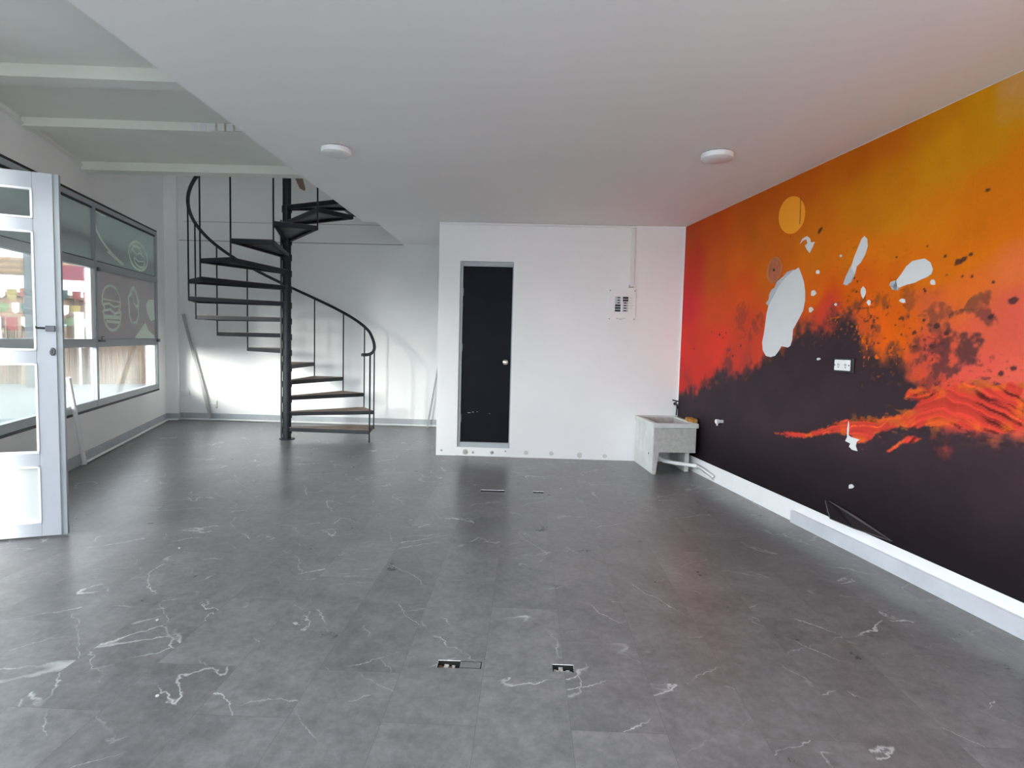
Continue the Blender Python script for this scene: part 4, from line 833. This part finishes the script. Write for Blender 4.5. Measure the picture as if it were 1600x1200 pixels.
# ------------------------------------------------------------------ floor boxes (open recesses cut in the tiles)
FL = ['open floor box with red brown debris inside, left of the nearest two', 'open floor box with pale debris inside, right of the nearest two',
      'long dark slot in the floor in front of the washroom door', 'short dark slot in the floor right of the washroom door']
random.seed(11)
for i, (x0, x1, yy0, yy1) in enumerate(HOLES):
    t = thing('floor_box', FL[i], 'floor box', ((x0+x1)/2, (yy0+yy1)/2, 0), 0, 'open floor boxes')
    hx_, hy_ = (x1-x0)/2, (yy1-yy0)/2; b = MB()
    dz = -0.028 if i < 2 else -0.06
    b.add([(-hx_, -hy_, -0.0005), (hx_, -hy_, -0.0005), (hx_, hy_, -0.0005), (-hx_, hy_, -0.0005), (-hx_, -hy_, dz), (hx_, -hy_, dz), (hx_, hy_, dz), (-hx_, hy_, dz)],
          [(0, 1, 5, 4), (1, 2, 6, 5), (2, 3, 7, 6), (3, 0, 4, 7), (4, 5, 6, 7)])
    b.build('box', 'dark', t)
    b = MB()
    if i < 2:
        for k in range(9):
            x = -hx_+0.012+k*(2*hx_-0.024)/8.5; y = random.uniform(-hy_*0.6, hy_*0.4); s1_ = random.uniform(.004, .009)
            b.box(x-s1_, x+s1_, y-s1_, y+s1_*1.6, dz+0.001, dz+random.uniform(.008, .020))
        b.build('debris', 'rust' if i == 0 else 'debris', t, bevel=0.001)
        if i == 0:
            b = MB(); b.box(-0.02, 0.0, -0.015, 0.015, dz+0.001, dz+0.02); b.box(0.012, 0.026, -0.012, 0.012, dz+0.001, dz+0.018); b.build('terminal', 'debris', t, bevel=0.002)
# scored outline next to the first box
b = MB(); x0, x1, yy0, yy1 = -0.246, -0.156, 2.323, 2.374
b.box(x0, x1, yy1-0.0025, yy1, 0, 0.0008); b.box(x0, x1, yy0, yy0+0.002, 0, 0.0008); b.box(x1-0.005, x1, yy0, yy1, 0, 0.0008)
struct(b.build('trim_9', 'dark'))
# crumbs on the floor
random.seed(21)
for i, (x, y) in enumerate([(-1.72, 2.62), (-2.18, 3.55), (-1.35, 2.05), (0.35, 5.4), (0.02, 5.85)]):
    b = MB(); r_ = 0.007
    b.lathe([(r_*0.6, 0.0), (r_, r_*0.5), (r_*0.8, r_), (r_*0.2, r_*1.2)], n=7)
    tag(b.build('plaster_crumb', 'paper', loc=(x, y, 0.0)), ['white plaster crumb on the floor tiles, front left', 'white plaster crumb on the floor close to the open door leaf', 'white plaster crumb nearest the viewer', 'white plaster crumb on the floor right of the far slots', 'white plaster crumb on the floor before the washroom door'][i], 'crumb')

# ------------------------------------------------------------------ outdoors, through the left windows
b = MB(); b.prism([(-40, -25), (Lp(-30, 0.25)[0], Lp(-30, 0.25)[1]), (Lp(3.9, 0.25)[0], Lp(3.9, 0.25)[1]), (-6.2, 12), (8, 40), (-40, 40)], -0.20, -0.12)
struct(b.build('ground_outside', 'asphalt'))
b = MB(); b.prism([(-2.6, -1.9), (-6.2, -14), (12, -14), (12, -1.9)], -0.2, -0.02)
struct(b.build('ground_front', 'front_pave'))
b = MB(); b.box(-5.9, 9.0, -10.6, -10.2, -0.02, 5.2)  # added wall out of view, keeps the low sun out of the front opening
struct(b.build('wall_sun_blocker', 'wall'))
# the building's own canopy above the windows
b = MB(); b.box(-2.3, 3.2, 0.17, 0.30, 2.38, 2.46); struct(b.build('canopy', 'canopy', loc=LO, rz=LR))
OO = (-14.75, 15.82, 0.0); OR = math.atan2(0.37508, 0.92699)
def Op(t, y=0.0, z=0.0): return (OO[0]+t*math.cos(OR)-y*math.sin(OR), OO[1]+t*math.sin(OR)+y*math.cos(OR), z)
b = MB(); random.seed(4)
for i in range(620):
    t = -2.2+i*0.012+random.uniform(-.005, .005); h_ = random.uniform(1.05, 1.75) if t < 1.5 else random.uniform(1.15, 1.6); y = random.uniform(0, .08); l = random.uniform(-.05, .05)
    b.hexa([(t, y, -.12), (t+.014, y, -.12), (t+.014, y+.014, -.12), (t, y+.014, -.12)], [(t+l, y, h_), (t+l+.008, y, h_), (t+l+.008, y+.008, h_), (t+l, y+.008, h_)])
o = b.build('reed_screen', 'straw', loc=OO, rz=OR); tag(o, 'pale brown reed screen standing across the pavement outside', 'reed screen'); o['kind'] = 'stuff'
def trunk(t, y, r0, r1, h_, label, lean=0.1):
    b = MB(); b.tube([(0, 0, -0.12), (lean*0.3, 0, h_*0.35), (lean, 0.02, h_)], [r0, r0*0.8, r1], 12)
    tr_ = b.build('tree', 'bark', loc=Op(t, y), rz=OR, smooth=True); tag(tr_, label, 'tree'); return tr_
trunk(0.64, -0.14, 0.11, 0.085, 2.7, 'brown tree trunk outside seen through the open door leaf')
trunk(1.93, -0.14, 0.09, 0.065, 2.5, 'slim tree trunk outside beside the white sash stile', -0.05)
hs = thing('low_building', 'low peach coloured building behind the reed screen outside', 'building', Op(-3.0, 2.2), OR)
M['peach'] = mat('peach_render', (0.20, 0.13, 0.09, 1), 0.9, var=0.5, scale=1.5)
b = MB(); b.box(0, 3.9, 0, 3.0, -0.12, 2.45); b.box(3.9, 9.0, 0.4, 3.0, -0.12, 1.9); wl = b.build('wall', 'peach', hs)
b = MB(); b.slope(-0.2, 4.1, -0.3, 3.2, 2.45, 2.45, 2.62, 2.55); b.build('roof', 'bark', hs)
for x in (1.2, 3.0, 5.2):
    b = MB(); b.box(x, x+0.5, -0.02, 0.5, 1.0, 1.6); b.build('window', 'canopy', hs)
stall = thing('market_stall', 'market stall outside with a pink and cream striped awning', 'stall', Op(0, -0.6), OR)
b = MB()
for i, (m_, z_) in enumerate(((0, 3.05), (1, 2.96), (0, 2.90), (1, 2.84), (0, 2.78))):
    pass
b = MB(); z_ = 3.34
for i in range(9):
    hh = 0.085; tilt = 0.02
    b.slope(-1.6, 1.0, -0.08*i, -0.08*i-0.08, z_-hh, z_-hh+tilt, z_-0.004, z_-0.004+tilt, 1 if i % 2 == 0 else 2); z_ -= hh
    if i > 4: break
b.build('awning', ['awn_pink', 'awn_cream', 'bark'], stall)
b = MB(); z_ = 3.30
for i in range(6):
    b.slope(1.05, 2.6, -0.08*i, -0.08*i-0.08, z_-0.085, z_-0.085, z_-0.004, z_-0.004, 0 if i != 0 else 1); z_ -= 0.085
b.build('awning', ['awn_pink', 'awn_cream'], stall)
for t in (-1.5, 2.5):
    b = MB(); b.tube([(t, -0.4, -0.12), (t, -0.4, 2.8)], 0.04, 10); b.build('post', 'canopy', stall)
b = MB(); b.box(-0.095, 0.095, -0.095, 0.095, -0.12, 3.4); tag(b.build('street_post', 'canopy', loc=Op(1.16, -1.2), rz=OR), 'thick grey post outside behind the glass of the door leaf', 'post')
random.seed(9)
cols_ = ['o_red', 'o_blush', 'o_teal', 'o_white', 'o_green', 'o_red', 'o_yellow', 'o_white']
fl_i = 0
for row, (zr, t0_, t1_) in enumerate(((2.55, -0.2, 2.2), (2.12, 0.1, 2.2), (1.75, 0.1, 2.2))):
    t = t0_; kk_ = -1
    while t < t1_:
        kk_ += 1
        w_ = random.uniform(.16, .30); h_ = random.uniform(.22, .38); c_ = cols_[(fl_i*3+row) % 8]
        y = -0.3-0.05*row
        b = MB(); b.prism_xz([(0, 0), (w_, 0.01), (w_*0.95, -h_*0.8), (w_*0.5, -h_), (0.01, -h_*0.75)], 0, 0.006)
        nm = c_[2:]; nm = {'blush': 'pale red', 'teal': 'teal', 'white': 'white', 'green': 'green', 'red': 'red', 'yellow': 'yellow'}[nm]
        tag(b.build('bunting_flag', c_, loc=Op(t, y, zr+random.uniform(-.03, .03)), rz=OR), '%s cloth flag outside, %s from the left on the %s string' % (nm, ('first', 'second', 'third', 'fourth', 'fifth', 'sixth', 'seventh', 'eighth', 'ninth', 'tenth', 'eleventh', 'twelfth')[kk_], ('upper', 'middle', 'lower')[row]), 'flag', 'bunting flags outside')
        fl_i += 1; t += w_+random.uniform(0.02, 0.12)
    b = MB(); b.tube([(t0_-1.5, -0.28-0.05*row, zr+0.01), (t1_+0.6, -0.28-0.05*row, zr+0.01)], 0.006, 6)
    tag(b.build('bunting_string', 'bark', loc=OO, rz=OR), '%s string carrying the cloth flags outside' % ('upper', 'middle', 'lower')[row], 'string')
bd_ = thing('sign_board', 'teal painted board outside with pale lines, low beside the open door leaf', 'board', Op(1.38, -0.7, 0), OR)
b = MB(); b.prism_xz([(0, 1.52), (0.0, 1.84), (0.16, 1.84), (0.19, 1.62), (0.42, 1.62), (0.42, 1.52)], 0, 0.03); b.build('panel', 'o_teal', bd_)
b = MB(); b.box(0.0, 0.16, -0.004, -0.0005, 1.70, 1.715); b.box(0.0, 0.17, -0.004, -0.0005, 1.63, 1.645); b.box(0.0, 0.42, -0.004, -0.0005, 1.565, 1.575); b.build('lines', 'o_white', bd_)
b = MB(); b.box(0.05, 0.09, 0.0, 0.03, -0.12, 1.52); b.build('leg', 'bark', bd_)
for (t, z0_, z1_, w_, lab) in ((1.92, 0.95, 1.95, 0.22, 'tall white board outside beside the sash stile'), (-0.3, 1.15, 1.75, 0.55, 'wide white board outside at the far left behind the door leaf glass')):
    b = MB(); b.box(0, w_, 0, 0.03, z0_, z1_); b.box(w_/2-.02, w_/2+.02, 0.03, 0.06, -0.12, z1_)
    tag(b.build('white_board', 'o_white', loc=Op(t, -0.5), rz=OR), lab, 'board')
